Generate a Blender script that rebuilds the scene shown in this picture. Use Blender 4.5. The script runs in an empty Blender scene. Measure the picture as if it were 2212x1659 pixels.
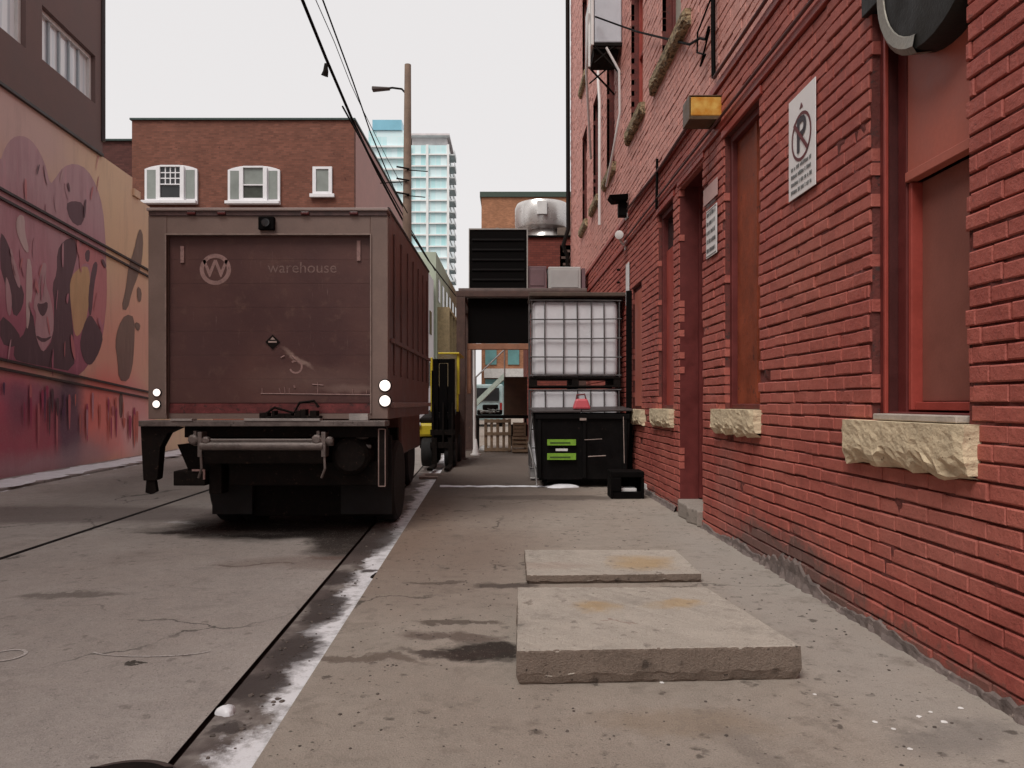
import bpy, bmesh, math, random
from mathutils import Vector, noise as mnoise
R = math.radians
random.seed(7)
S = bpy.context.scene
COL = S.collection

# ------------------------------------------------------------------ camera, sky, sun, exposure
EYE = 1.30
cam = bpy.data.cameras.new("camera"); co = bpy.data.objects.new("camera", cam); COL.objects.link(co)
co.location = (0, 0, EYE); co.rotation_euler = (R(90), 0, 0)
cam.sensor_width = 36; cam.lens = 36*1600/2212; cam.shift_y = 40.5/2212
cam.clip_start = 0.05; cam.clip_end = 2000
S.camera = co
W = bpy.data.worlds.new("World"); S.world = W; W.use_nodes = True
wn = W.node_tree; wn.nodes.clear()
sky = wn.nodes.new("ShaderNodeTexSky"); sky.sky_type = 'NISHITA'; sky.sun_disc = False
sky.sun_elevation = R(56); sky.sun_rotation = R(212); sky.air_density = 1.0; sky.dust_density = 4
hs = wn.nodes.new("ShaderNodeHueSaturation"); hs.inputs['Saturation'].default_value = .1
mx = wn.nodes.new("ShaderNodeMix"); mx.data_type = 'RGBA'; mx.inputs[0].default_value = .85
mx.inputs[7].default_value = (8.6, 8.35, 8.35, 1)
bg = wn.nodes.new("ShaderNodeBackground"); bg.inputs[1].default_value = .084
out = wn.nodes.new("ShaderNodeOutputWorld")
wn.links.new(sky.outputs[0], hs.inputs['Color']); wn.links.new(hs.outputs[0], mx.inputs[6])
wn.links.new(mx.outputs[2], bg.inputs[0]); wn.links.new(bg.outputs[0], out.inputs[0])
sl = bpy.data.lights.new("sun", 'SUN'); sl.energy = 2.0; sl.angle = R(28); sl.color = (1, .96, .9)
so = bpy.data.objects.new("sun", sl); COL.objects.link(so)
so.rotation_euler = (R(34), 0, R(-32)); so.location = (0, 0, 30)
S.view_settings.view_transform = 'Standard'; S.view_settings.look = 'None'
S.view_settings.exposure = 0.34; S.view_settings.gamma = 1
S.view_settings.use_curve_mapping = False
S.render.engine = 'CYCLES'

# ------------------------------------------------------------------ helpers
ROAD = -0.05
def gp(px, py, z=0.0):                    # photo point lying on a level surface
    Y = (EYE-z)*1600/(py-870); return ((px-1106)*Y/1600, Y, z)
def at(px, py, Y): return ((px-1106)*Y/1600, Y, EYE+(870-py)*Y/1600)
def rw(s): return 2.144-.02*s             # right-hand wall line
def rs(px): return 2.144/((px-1106)/1600+.02)
def rz(px, py): return EYE+(870-py)*rs(px)/1600
def P(s, n, z): return (rw(s)-n, s, z)    # right wall frame: along, out, up
def ls(px): return -7.764/((px-1106)/1600+.08)
def lz(px, py): return EYE+(870-py)*ls(px)/1600
def Q(s, n, z): return (-7.764-.08*s+n, s, z)

OFF = {}
class MB:
    def __init__(s): s.v = []; s.f = []
    def poly(s, pts):
        b = len(s.v); s.v += [tuple(p) for p in pts]; s.f.append(tuple(range(b, b+len(pts))))
    def hexa(s, c):                       # 8 corners: bottom 4 ccw, top 4
        b = len(s.v); s.v += [tuple(p) for p in c]
        for q in ((3,2,1,0),(4,5,6,7),(0,1,5,4),(1,2,6,5),(2,3,7,6),(3,0,4,7)): s.f.append(tuple(b+i for i in q))
    def box(s, x0, x1, y0, y1, z0, z1, fn=None):
        fn = fn or (lambda a, b, c: (a, b, c))
        s.hexa([fn(*p) for p in ((x0,y0,z0),(x1,y0,z0),(x1,y1,z0),(x0,y1,z0),(x0,y0,z1),(x1,y0,z1),(x1,y1,z1),(x0,y1,z1))])
    def tube(s, pts, r, n=8, caps=True):
        pts = [Vector(p) for p in pts]; b0 = len(s.v)
        rr = r if isinstance(r, (list, tuple)) else [r]*len(pts)
        prev = None
        for i, p in enumerate(pts):
            d = (pts[min(i+1, len(pts)-1)]-pts[max(i-1, 0)]).normalized()
            if prev is None: a = d.orthogonal().normalized()
            else: a = (prev-d*prev.dot(d)).normalized()
            prev = a; bb = d.cross(a)
            for k in range(n):
                t = 2*math.pi*k/n; s.v.append(tuple(p+(a*math.cos(t)+bb*math.sin(t))*rr[i]))
        for i in range(len(pts)-1):
            for k in range(n):
                a0 = b0+i*n+k; a1 = b0+i*n+(k+1) % n; s.f.append((a0, a1, a1+n, a0+n))
        if caps:
            s.f.append(tuple(b0+k for k in range(n))[::-1]); e = b0+(len(pts)-1)*n
            s.f.append(tuple(e+k for k in range(n)))
    def lathe(s, c, axis, prof, n=28):    # prof: (t along axis, r)
        c = Vector(c); ax = Vector(axis).normalized(); a = ax.orthogonal().normalized(); b = ax.cross(a); b0 = len(s.v)
        for t, r in prof:
            for k in range(n):
                g = 2*math.pi*k/n; s.v.append(tuple(c+ax*t+(a*math.cos(g)+b*math.sin(g))*r))
        for i in range(len(prof)-1):
            for k in range(n):
                a0 = b0+i*n+k; a1 = b0+i*n+(k+1) % n; s.f.append((a0, a1, a1+n, a0+n))
        s.f.append(tuple(b0+k for k in range(n))[::-1]); e = b0+(len(prof)-1)*n
        s.f.append(tuple(e+k for k in range(n)))
    def ext(s, pts, d):                   # polygon pts extruded by vector d
        n = len(pts); b = len(s.v); d = Vector(d)
        s.v += [tuple(p) for p in pts]+[tuple(Vector(p)+d) for p in pts]
        s.f.append(tuple(b+i for i in range(n))); s.f.append(tuple(b+n+i for i in range(n))[::-1])
        for i in range(n): j = (i+1) % n; s.f.append((b+i, b+n+i, b+n+j, b+j))
    def build(s, name, m, parent=None, bevel=0, smooth=False, seg=2):
        if parent is None:
            xs = [v[0] for v in s.v]; ys = [v[1] for v in s.v]; zs = [v[2] for v in s.v]
            off = Vector(((min(xs)+max(xs))/2, (min(ys)+max(ys))/2, min(zs))); loc = off
        else: off = OFF[parent.name]; loc = Vector((0, 0, 0))
        me = bpy.data.meshes.new(name); me.from_pydata([tuple(Vector(v)-off) for v in s.v], [], s.f); me.update()
        bm = bmesh.new(); bm.from_mesh(me); bmesh.ops.recalc_face_normals(bm, faces=bm.faces); bm.to_mesh(me); bm.free()
        if smooth:
            for p in me.polygons: p.use_smooth = True
            try: me.set_sharp_from_angle(angle=R(40))
            except Exception: pass
        me.materials.append(m)
        o = bpy.data.objects.new(name, me); COL.objects.link(o); o.location = loc
        if parent is not None: o.parent = parent
        OFF[o.name] = off
        if bevel:
            b = o.modifiers.new("bevel", 'BEVEL'); b.width = bevel; b.segments = seg; b.limit_method = 'ANGLE'; b.angle_limit = R(40)
        return o
def tag(o, label=None, cat=None, group=None, kind=None):
    if label: o['label'] = label
    if cat: o['category'] = cat
    if group: o['group'] = group
    if kind: o['kind'] = kind
    return o
def thing(name, loc, label, cat, group=None):
    o = bpy.data.objects.new(name, None); COL.objects.link(o); o.location = loc; OFF[o.name] = Vector(loc)
    o.empty_display_size = .2
    return tag(o, label, cat, group)
def clone(o, parent=None, d=(0, 0, 0)):
    c = o.copy(); COL.objects.link(c)
    if parent is not None: c.parent = parent
    c.location = o.location+Vector(d); OFF[c.name] = OFF[o.name]+Vector(d)
    for ch in list(o.children): clone(ch, c)
    return c
def text(s, size, org, ux, uz, m, parent, name, off=.003, bold=0):
    cu = bpy.data.curves.new("t", 'FONT'); cu.body = s; cu.size = size; cu.align_x = 'CENTER'; cu.align_y = 'CENTER'
    cu.offset = bold; cu.resolution_u = 3
    to = bpy.data.objects.new("t", cu); COL.objects.link(to)
    bpy.context.view_layer.update()
    me = bpy.data.meshes.new_from_object(to); bpy.data.objects.remove(to)
    ux = Vector(ux).normalized(); uz = Vector(uz).normalized(); nn = ux.cross(uz)
    b = MB(); b.v = [tuple(Vector(org)+ux*v.co.x+uz*v.co.y+nn*off) for v in me.vertices]
    b.f = [tuple(p.vertices) for p in me.polygons]
    return b.build(name, m, parent)

# ------------------------------------------------------------------ materials
def base(name, rough=.8, metal=0, spec=.5):
    m = bpy.data.materials.new(name); m.use_nodes = True; t = m.node_tree; p = t.nodes['Principled BSDF']
    p.inputs['Roughness'].default_value = rough; p.inputs['Metallic'].default_value = metal
    p.inputs['Specular IOR Level'].default_value = spec
    return m, t, p
def nd(t, k, **kw):
    n = t.nodes.new(k)
    for a, b in kw.items(): setattr(n, a, b)
    return n
def c4(c): return (c[0], c[1], c[2], 1)
def sc_(c, k): return tuple(x*k for x in c)
def noise(t, vec, scale, detail=4, rough=.6):
    n = nd(t, "ShaderNodeTexNoise"); n.inputs['Scale'].default_value = scale; n.inputs['Detail'].default_value = detail
    n.inputs['Roughness'].default_value = rough
    if vec is not None: t.links.new(vec, n.inputs['Vector'])
    return n
def mapr(t, src, a, b, c=0, d=1):
    n = nd(t, "ShaderNodeMapRange"); n.inputs[1].default_value = a; n.inputs[2].default_value = b
    n.inputs[3].default_value = c; n.inputs[4].default_value = d; t.links.new(src, n.inputs[0]); return n.outputs[0]
def mixc(t, fac, a, b, mode='MIX'):
    n = nd(t, "ShaderNodeMix", data_type='RGBA', blend_type=mode)
    if hasattr(fac, 'node'): t.links.new(fac, n.inputs[0])
    else: n.inputs[0].default_value = fac
    for v, i in ((a, 6), (b, 7)):
        if hasattr(v, 'node'): t.links.new(v, n.inputs[i])
        else: n.inputs[i].default_value = c4(v)
    return n.outputs[2]
def mul(t, a, b):
    n = nd(t, "ShaderNodeMath", operation='MULTIPLY')
    for v, i in ((a, 0), (b, 1)):
        if hasattr(v, 'node'): t.links.new(v, n.inputs[i])
        else: n.inputs[i].default_value = v
    return n.outputs[0]
def bump(t, p, h, strength=.3, dist=.01):
    n = nd(t, "ShaderNodeBump"); n.inputs['Strength'].default_value = strength; n.inputs['Distance'].default_value = dist
    t.links.new(h, n.inputs['Height']); t.links.new(n.outputs[0], p.inputs['Normal']); return n
def pos(t): return nd(t, "ShaderNodeNewGeometry").outputs['Position']
MC = {}
def M(name, col, rough=.75, var=.18, scale=5, bmp=.15, bs=60, metal=0, spec=.4, fleck=None, fl=.62):
    if name in MC: return MC[name]
    m, t, p = base(name, rough, metal, spec); v = pos(t)
    a = noise(t, v, scale, 6, .65); b = noise(t, v, bs, 3)
    f = mapr(t, a.outputs[0], .3, .7)
    c = mixc(t, f, sc_(col, 1-var), sc_(col, 1+var))
    c = mixc(t, mapr(t, b.outputs[0], .35, .65, 0, .25), c, sc_(col, 1-var*1.5))
    if fleck:
        g = noise(t, v, scale*2.3, 8, .75)
        c = mixc(t, mapr(t, g.outputs[0], fl, fl+.06), c, fleck)
    t.links.new(c, p.inputs['Base Color'])
    t.links.new(mapr(t, a.outputs[0], .3, .7, max(.05, rough-.12), min(1, rough+.1)), p.inputs['Roughness'])
    if bmp: bump(t, p, b.outputs[0], bmp, .01)
    MC[name] = m; return m
SOFT = [1.0]
def blobs(t, vec, c, items):
    """painted / stained patches and painted ground shadow, each with its own shape. item: cx,cy,rx,ry,rot,soft,alpha,colour"""
    for (cx, cy, rx, ry, rot, soft, al, colr) in items:
        mp = nd(t, "ShaderNodeMapping", vector_type='TEXTURE')
        mp.inputs['Location'].default_value = (cx, cy, 0); mp.inputs['Rotation'].default_value = (0, 0, R(rot))
        mp.inputs['Scale'].default_value = (rx, ry, 1); t.links.new(vec, mp.inputs[0])
        ln = nd(t, "ShaderNodeVectorMath", operation='LENGTH'); t.links.new(mp.outputs[0], ln.inputs[0])
        c = mixc(t, mapr(t, ln.outputs['Value'], 1-soft*SOFT[0], 1+soft*SOFT[0], al, 0), c, colr)
    return c
def warp(t, vec, scale, amt, detail=4, keepz=False):
    n = noise(t, vec, scale, detail, .6)
    s = nd(t, "ShaderNodeVectorMath", operation='SUBTRACT'); t.links.new(n.outputs['Color'], s.inputs[0]); s.inputs[1].default_value = (.5, .5, .5)
    k = nd(t, "ShaderNodeVectorMath", operation='MULTIPLY'); t.links.new(s.outputs[0], k.inputs[0]); k.inputs[1].default_value = (amt, amt, 0)
    a = nd(t, "ShaderNodeVectorMath", operation='ADD'); t.links.new(vec, a.inputs[0]); t.links.new(k.outputs[0], a.inputs[1])
    return a.outputs[0]
def flat2(t, vec, ax='XY'):
    s = nd(t, "ShaderNodeSeparateXYZ"); t.links.new(vec, s.inputs[0]); c = nd(t, "ShaderNodeCombineXYZ")
    t.links.new(s.outputs[ax[0]], c.inputs[0]); t.links.new(s.outputs[ax[1]], c.inputs[1]); return c.outputs[0]

def concrete(name, col, stains=(), speck=.5, speckcol=(.05, .04, .035), rough=.85, crack=True, tint=None, bstr=.85):  # stains: dirt patches; the road's also hold the truck's painted shadow
    m, t, p = base(name, rough, 0, .15); v = pos(t)
    a = noise(t, v, .9, 8, .65); b = noise(t, v, 9, 6, .7); f = noise(t, v, 130, 3, .7)
    c = mixc(t, mapr(t, a.outputs[0], .3, .7), sc_(col, .80), sc_(col, 1.16))
    if tint: c = mixc(t, mapr(t, noise(t, v, .55, 5).outputs[0], .42, .62, 0, .6), c, tint)
    c = mixc(t, mapr(t, b.outputs[0], .38, .66, 0, .5), c, sc_(col, .6))
    c = mixc(t, mapr(t, f.outputs[0], .3, .7, 0, .55), c, sc_(col, 1.5))
    w = warp(t, warp(t, warp(t, flat2(t, v), 2.2, .45), 9, .16), 40, .05, 6)
    SOFT[0] = .55; c = blobs(t, w, c, stains); SOFT[0] = 1.0
    vo = nd(t, "ShaderNodeTexVoronoi"); vo.inputs['Scale'].default_value = 21; t.links.new(warp(t, v, 30, .03), vo.inputs['Vector'])
    sp = mul(t, mapr(t, vo.outputs['Distance'], .10, .16, 1, 0), mapr(t, noise(t, v, 2.3, 5).outputs[0], .44, .58))
    c = mixc(t, mul(t, sp, speck), c, speckcol)
    fine = noise(t, v, 75, 6, .8)
    c = mixc(t, mul(t, mapr(t, fine.outputs[0], .58, .64), .7), c, sc_(col, .3))
    agg = noise(t, v, 48, 4, .8); c = mixc(t, mapr(t, agg.outputs[0], .60, .68, 0, .4), c, sc_(col, 1.7))
    c = mixc(t, mapr(t, noise(t, v, 4.2, 8, .75).outputs[0], .56, .63, 0, .32*min(1, speck*1.6)), c, sc_(col, .42))
    vp = nd(t, "ShaderNodeTexVoronoi"); vp.inputs['Scale'].default_value = 9; t.links.new(warp(t, v, 22, .09), vp.inputs['Vector'])
    c = mixc(t, mul(t, mul(t, mapr(t, vp.outputs['Distance'], .15, .24, 1, 0), mapr(t, noise(t, v, 1.6, 6, .75).outputs[0], .47, .56)), .85*speck), c, sc_(speckcol, 1.3))
    c = mixc(t, mapr(t, noise(t, v, 1.3, 10, .8).outputs[0], .54, .64, 0, .42*min(1, speck*1.5)), c, sc_(tint or col, .5))
    if crack:
        vc = nd(t, "ShaderNodeTexVoronoi", feature='DISTANCE_TO_EDGE'); vc.inputs['Scale'].default_value = .33
        t.links.new(warp(t, v, 1.7, .8, 8), vc.inputs['Vector'])
        ck = mul(t, mapr(t, vc.outputs['Distance'], .0015, .006, 1, 0), mapr(t, noise(t, v, .8, 2).outputs[0], .5, .6))
        c = mixc(t, mul(t, ck, .8), c, sc_(col, .2))
    t.links.new(c, p.inputs['Base Color'])
    ad = nd(t, "ShaderNodeMath", operation='ADD'); t.links.new(f.outputs[0], ad.inputs[0]); t.links.new(mul(t, b.outputs[0], 1.5), ad.inputs[1])
    bump(t, p, ad.outputs[0], bstr, .009)
    return m

def brickpaint(name, col, col2, rough=.62):
    m, t, p = base(name, rough, 0, .45); g = nd(t, "ShaderNodeNewGeometry"); v = g.outputs['Position']
    a = noise(t, v, 1.1, 6, .65); b = noise(t, v, 45, 5, .7); d = noise(t, v, 7, 6, .7)
    c = mixc(t, mapr(t, a.outputs[0], .35, .68), col, col2)
    c = mixc(t, mapr(t, g.outputs['Random Per Island'], 0, 1, 0, .28), c, sc_(col, .6))
    c = mixc(t, mapr(t, d.outputs[0], .5, .75, 0, .35), c, sc_(col2, 1.3))
    c = mixc(t, mapr(t, noise(t, v, 2.4, 8, .75).outputs[0], .58, .70, 0, .45), c, sc_(col, .5))
    SOFT[0] = 1.0; w = warp(t, warp(t, flat2(t, v, 'YZ'), 3, .5), 17, .35, 6)
    c = blobs(t, w, c, [(5.6, .02, 1.25, .30, 0, .25, .85, (.13, .085, .075)), (4.2, .0, 1.8, .10, 0, .3, .7, (.15, .085, .07)), (9.4, .0, 1.5, .12, 0, .3, .6, (.15, .08, .07)), (6.9, .55, .25, .5, 0, .4, .4, (.30, .13, .11)), (3.7, .7, .5, .3, 0, .5, .35, (.50, .19, .15)), (5.2, 2.2, .6, .4, 0, .5, .25, (.50, .2, .14))])
    c = mixc(t, mapr(t, noise(t, v, 16, 8, .8).outputs[0], .62, .66, 0, .7), c, (.12, .05, .042))
    c = mixc(t, mapr(t, noise(t, v, 22, 8, .8).outputs[0], .65, .69, 0, .55), c, (.50, .27, .21))
    t.links.new(c, p.inputs['Base Color'])
    ad = nd(t, 'ShaderNodeMath', operation='ADD'); t.links.new(b.outputs[0], ad.inputs[0]); t.links.new(mul(t, noise(t, v, 14, 5, .7).outputs[0], 2.2), ad.inputs[1])
    bump(t, p, ad.outputs[0], .6, .007)
    return m

def flatbrick(name, col, mortar, L=.21, H=.075, bstr=.4, ax='XZ', spots=None):
    m, t, p = base(name, .85, 0, .3); v = pos(t)
    w = flat2(t, v, ax)
    br = nd(t, "ShaderNodeTexBrick"); br.inputs['Scale'].default_value = 1; br.inputs['Brick Width'].default_value = L
    br.inputs['Row Height'].default_value = H; br.inputs['Mortar Size'].default_value = .008
    br.inputs['Color1'].default_value = c4(sc_(col, .75)); br.inputs['Color2'].default_value = c4(sc_(col, 1.25)); br.inputs['Mortar'].default_value = c4(mortar)
    t.links.new(w, br.inputs['Vector'])
    n = noise(t, v, .9, 6, .7)
    c = mixc(t, mapr(t, n.outputs[0], .35, .7, 0, .6), br.outputs[0], sc_(col, .55))
    if spots: c = mixc(t, mapr(t, noise(t, v, 4.5, 5, .75).outputs[0], .62, .66, 0, .8), c, spots)
    t.links.new(c, p.inputs['Base Color']); bump(t, p, br.outputs['Fac'], -bstr, .01)
    return m
def emis(name, col, s):
    m, t, p = base(name, .3); p.inputs['Base Color'].default_value = c4(col)
    p.inputs['Emission Color'].default_value = c4(col); p.inputs['Emission Strength'].default_value = s; return m

RED = (.34, .076, .060); RED2 = (.47, .138, .104)
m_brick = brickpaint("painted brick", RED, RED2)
m_brickup = brickpaint("paler painted brick", (.60, .27, .225), (.68, .34, .29))  # upper storey brick in a paler, less saturated tone
m_mortar = M("painted mortar", (.15, .038, .032), .85, .35, 8, .5, 70, fleck=(.06, .03, .028), fl=.55)
m_trim = M("red trim paint", (.34, .06, .045), .45, .2, 4, .1, 50)
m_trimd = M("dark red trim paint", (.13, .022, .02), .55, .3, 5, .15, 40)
m_panel = M("smooth red panel", (.42, .12, .085), .5, .12, 3, .06, 40, fleck=(.15, .04, .03), fl=.72)
m_panel2 = M("brown red panel", (.24, .085, .065), .6, .14, 3, .1, 60, fleck=(.1, .03, .03), fl=.7)
m_ply = M("rust red boarding", (.24, .05, .02), .65, .35, 3, .25, 30, fleck=(.07, .02, .015), fl=.6)
m_stone = M("rough sandstone", (.62, .51, .35), .9, .2, 9, .9, 35, fleck=(.14, .085, .05), fl=.62)
m_black = M("black paint", (.004, .0032, .0032), .7, .3, 6, .1, spec=.06)
m_blackm = M("grimy black steel", (.010, .007, .006), .7, .5, 9, .3, 40, spec=.1, fleck=(.05, .03, .022), fl=.6)
m_void = M("dark interior", (.01, .008, .008), .9, .2)
m_dglass = M("dark window glass", (.03, .03, .032), .12, .3, 2, .02, 4)
m_steel = M("galvanised steel", (.45, .43, .42), .38, .2, 5, .1, 30, metal=.8)
m_white = M("white paint", (.72, .70, .69), .5, .08, 4, .05)
m_signw = M("white sign face", (.78, .76, .76), .45, .05, 9, .03, fleck=(.55, .5, .48), fl=.68)
m_ink = M("dark sign ink", (.045, .035, .045), .6, .1)
m_inkr = M("dark red sign ink", (.14, .03, .035), .6, .2)
m_inkg = M("grey sign ink", (.13, .13, .13), .6, .1)

# ------------------------------------------------------------------ ground
def gx(a, y): return a[0]+a[1]*y
E_S = (-.84, -.036); E_G = (-1.145, -.048)
def strip(name, m, xl, xr, z, y0=-6, y1=130, n=60, zf=None):
    b = MB(); ys = [y0+(y1-y0)*(i/n)**1.6 for i in range(n+1)]
    for i in range(n):
        a, c = ys[i], ys[i+1]
        b.poly([(xl(a), a, z), (xr(a), a, z), (xr(c), c, z), (xl(c), c, z)])
    o = b.build(name, m); tag(o, kind='structure'); return o
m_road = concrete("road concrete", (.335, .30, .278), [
    gp(650, 1142, ROAD)[:2]+(1.45, .55, 0, .35, .95, (.014, .010, .009)),  # truck's ground shadow painted dark into the road, mixed with wet staining
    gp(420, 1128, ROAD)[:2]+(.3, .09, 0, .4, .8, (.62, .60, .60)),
    gp(655, 1115, ROAD)[:2]+(1.25, 1.55, 0, .2, .95, (.010, .007, .006)),  # shade below the truck painted nearly black
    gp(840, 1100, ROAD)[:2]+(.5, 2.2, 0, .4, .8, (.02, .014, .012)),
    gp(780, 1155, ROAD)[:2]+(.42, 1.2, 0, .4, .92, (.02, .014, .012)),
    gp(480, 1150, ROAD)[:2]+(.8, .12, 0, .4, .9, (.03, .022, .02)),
    gp(560, 1220, ROAD)[:2]+(.4, .03, 0, .4, .6, (.08, .06, .05)),
    gp(720, 1205, ROAD)[:2]+(.25, .06, 0, .5, .6, (.12, .07, .06)),
    gp(700, 1215, ROAD)[:2]+(.8, .25, 0, .6, .45, (.17, .12, .10)),
    gp(150, 1285, ROAD)[:2]+(.35, .08, 0, .4, .6, (.09, .075, .065)),
    gp(60, 1110, ROAD)[:2]+(3.2, .7, 0, .4, .7, (.13, .105, .10)),
    gp(330, 1430, ROAD)[:2]+(.06, .02, 0, .3, .9, (.03, .025, .02)),
    gp(560, 1010, ROAD)[:2]+(2.2, 6, 0, .4, .55, (.09, .07, .06)),
], speck=.45, tint=(.26, .215, .19))
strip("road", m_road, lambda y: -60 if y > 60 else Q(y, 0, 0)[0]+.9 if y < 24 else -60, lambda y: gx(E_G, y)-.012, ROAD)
m_walk = concrete("sidewalk concrete", (.315, .272, .235), [
    gp(960, 1180)[:2]+(.8, 1.7, 0, .8, .5, (.18, .12, .092)),
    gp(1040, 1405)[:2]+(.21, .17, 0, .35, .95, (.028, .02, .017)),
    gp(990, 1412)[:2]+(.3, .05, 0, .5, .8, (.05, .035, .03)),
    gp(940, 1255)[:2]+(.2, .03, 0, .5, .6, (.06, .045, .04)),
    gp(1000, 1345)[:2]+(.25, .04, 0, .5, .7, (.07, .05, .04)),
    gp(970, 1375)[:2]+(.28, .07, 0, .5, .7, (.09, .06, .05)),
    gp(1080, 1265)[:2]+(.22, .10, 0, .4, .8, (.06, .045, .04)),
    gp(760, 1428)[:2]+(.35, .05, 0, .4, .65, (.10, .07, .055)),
    gp(1480, 1560)[:2]+(.35, .12, 0, .7, .4, (.24, .17, .11)),
    gp(1050, 1060)[:2]+(1.6, 2.4, 0, .4, .5, (.12, .085, .07)),
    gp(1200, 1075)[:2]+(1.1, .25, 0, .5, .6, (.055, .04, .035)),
    gp(870, 1130)[:2]+(.5, 2.5, 0, .6, .45, (.22, .15, .11)),
    gp(1060, 1000)[:2]+(1.8, 6, 0, .35, .75, (.075, .055, .048)),
    gp(1640, 1640)[:2]+(.08, .3, 20, .6, .3, (.12, .1, .09)),
    gp(2080, 1600)[:2]+(.22, .1, 20, .6, .5, (.1, .085, .08)),
    (1.75, 5.2, .35, 3.0, 0, .8, .45, (.36, .335, .31)),
], speck=.85, tint=(.255, .198, .162))
b = MB()
ys = [-4, 1.2, 5.75, 10.3, 14.8, 19.3, 24, 34, 60, 130]
for i in range(len(ys)-1):
    a, c = ys[i]+.006, ys[i+1]-.006
    xr_ = lambda y: rw(y)+.05 if y < 21.5 else 40
    for (fa, fb) in ((0, 1),):
        def X(y, f): l = gx(E_S, y); r = rw(min(y, 21)) + (.05 if y <= 21.7 else 0); return l+(r-l)*f
        g = .004
        b.hexa([(X(a, fa)+g, a, -.25), (X(a, fb)-g, a, -.25), (X(c, fb)-g, c, -.25), (X(c, fa)+g, c, -.25),
                (X(a, fa)+g, a, 0), (X(a, fb)-g, a, 0), (X(c, fb)-g, c, 0), (X(c, fa)+g, c, 0)])
tag(b.build("sidewalk", m_walk, bevel=.006, seg=1), kind='structure')
# dark soil sheet under the joints, reaching the horizon
b = MB(); b.poly([(-600, -200, -.09), (600, -200, -.09), (600, 1200, -.09), (-600, 1200, -.09)])
tag(b.build("ground", M("packed dirt", (.05, .04, .035), .95, .3, 2)), kind='structure')
# gutter with remnants of snow and wet dirt
m_gut, t, p = base("icy gutter concrete", .6, 0, .5); v = pos(t)
s_ = nd(t, "ShaderNodeSeparateXYZ"); t.links.new(v, s_.inputs[0])
xx = nd(t, "ShaderNodeMath", operation='MULTIPLY_ADD'); t.links.new(s_.outputs[1], xx.inputs[0]); xx.inputs[1].default_value = .042; t.links.new(s_.outputs[0], xx.inputs[2])
# xx: -1.13 (left) .. -.84 (right)
side = mapr(t, xx.outputs[0], -1.16, -.86)
n1 = noise(t, v, 2.6, 8, .7); n2 = noise(t, v, 11, 8, .75)
ad = nd(t, "ShaderNodeMath", operation='ADD'); t.links.new(mul(t, side, .42), ad.inputs[0]); t.links.new(n1.outputs[0], ad.inputs[1])
c = mixc(t, mapr(t, n2.outputs[0], .35, .65), (.12, .095, .085), (.27, .24, .22))
c = mixc(t, mapr(t, noise(t, v, 1.7, 4).outputs[0], .45, .53, 0, .9), c, (.075, .055, .05))
sn = mapr(t, ad.outputs[0], .71, .82)
sn2 = mul(t, sn, mapr(t, n2.outputs[0], .36, .52, .45, 1))
c = mixc(t, sn2, c, (.74, .73, .76))
wg_ = warp(t, warp(t, flat2(t, v), 5, .25), 25, .08)
SOFT[0] = .6
c = blobs(t, wg_, c, [gp(X_, Y_, ROAD)[:2]+(rx_, ry_, 3, .4, .93, (.045, .033, .03)) for X_, Y_, rx_, ry_ in ((800, 1165, .26, .7), (735, 1245, .13, .25), (700, 1315, .12, .4), (640, 1400, .14, .3), (560, 1480, .12, .2), (800, 1232, .08, .05), (500, 1570, .1, .05))])
SOFT[0] = 1.0
t.links.new(c, p.inputs['Base Color'])
ad2 = nd(t, "ShaderNodeMath", operation='ADD'); t.links.new(n2.outputs[0], ad2.inputs[0]); t.links.new(sn, ad2.inputs[1])
bump(t, p, ad2.outputs[0], .7, .015)
strip("gutter", m_gut, lambda y: gx(E_G, y)+.012, lambda y: gx(E_S, y)-.004, ROAD-.006)
# road joint line (sealed groove) on the far lane
b = MB(); b.hexa([(-4.22, 2, ROAD), (-4.17, 2, ROAD), (-5.1, 20, ROAD), (-5.17, 20, ROAD), (-4.22, 2, ROAD+.004), (-4.17, 2, ROAD+.004), (-5.1, 20, ROAD+.004), (-5.17, 20, ROAD+.004)])
tag(b.build("road_joint", m_black), kind='structure')
# raised strip and kerb along the mural wall, dirty snow on it
m_snow = M("old snow", (.68, .67, .70), .7, .15, 6, .8, 18, fleck=(.35, .32, .32), fl=.6)
b = MB(); b.box(0, 24, 0, .9, -.25, .0, lambda s, n, z: Q(s-2, n, z)); tag(b.build("kerb", concrete("kerb concrete", (.27, .23, .22), crack=False), bevel=.012), kind='structure')
def ribbon(fn, n, h, m, name, seed=1):
    rnd = random.Random(seed); b = MB(); rows = []
    for i in range(n+1):
        c0, c1, zz = fn(i/n); w = rnd.uniform(.55, 1.15); d = rnd.uniform(-.12, .12); hh = h*rnd.uniform(.5, 1.2)
        c0 = Vector(c0); c1 = Vector(c1); mid = (c0+c1)/2+(c1-c0)*d; hf = (c1-c0)/2*w
        rows.append([mid-hf+Vector((0, 0, zz)), mid-hf*.5+Vector((0, 0, zz+hh)), mid+hf*.4+Vector((0, 0, zz+hh*.8)), mid+hf+Vector((0, 0, zz))])
    for i in range(n):
        for k in range(3): b.poly([rows[i][k], rows[i][k+1], rows[i+1][k+1], rows[i+1][k]])
    bm = b.build(name, m, smooth=True); return bm
o = ribbon(lambda t_: (Q(6+16*t_, .12, 0), Q(6+16*t_, .95, 0), .0), 90, .03, m_snow, "snow_bank", 3)
tag(o, "thin band of old snow along the kerb under the mural", "snow", kind='stuff')
o = ribbon(lambda t_: ((-7.6-1.2*t_, 5+13*t_, 0), (-7.2-1.1*t_, 5+13*t_, 0), ROAD), 70, .012, m_snow, "slush", 9)
tag(o, "broken line of dirty slush in the far lane", "snow", kind='stuff')
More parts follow.
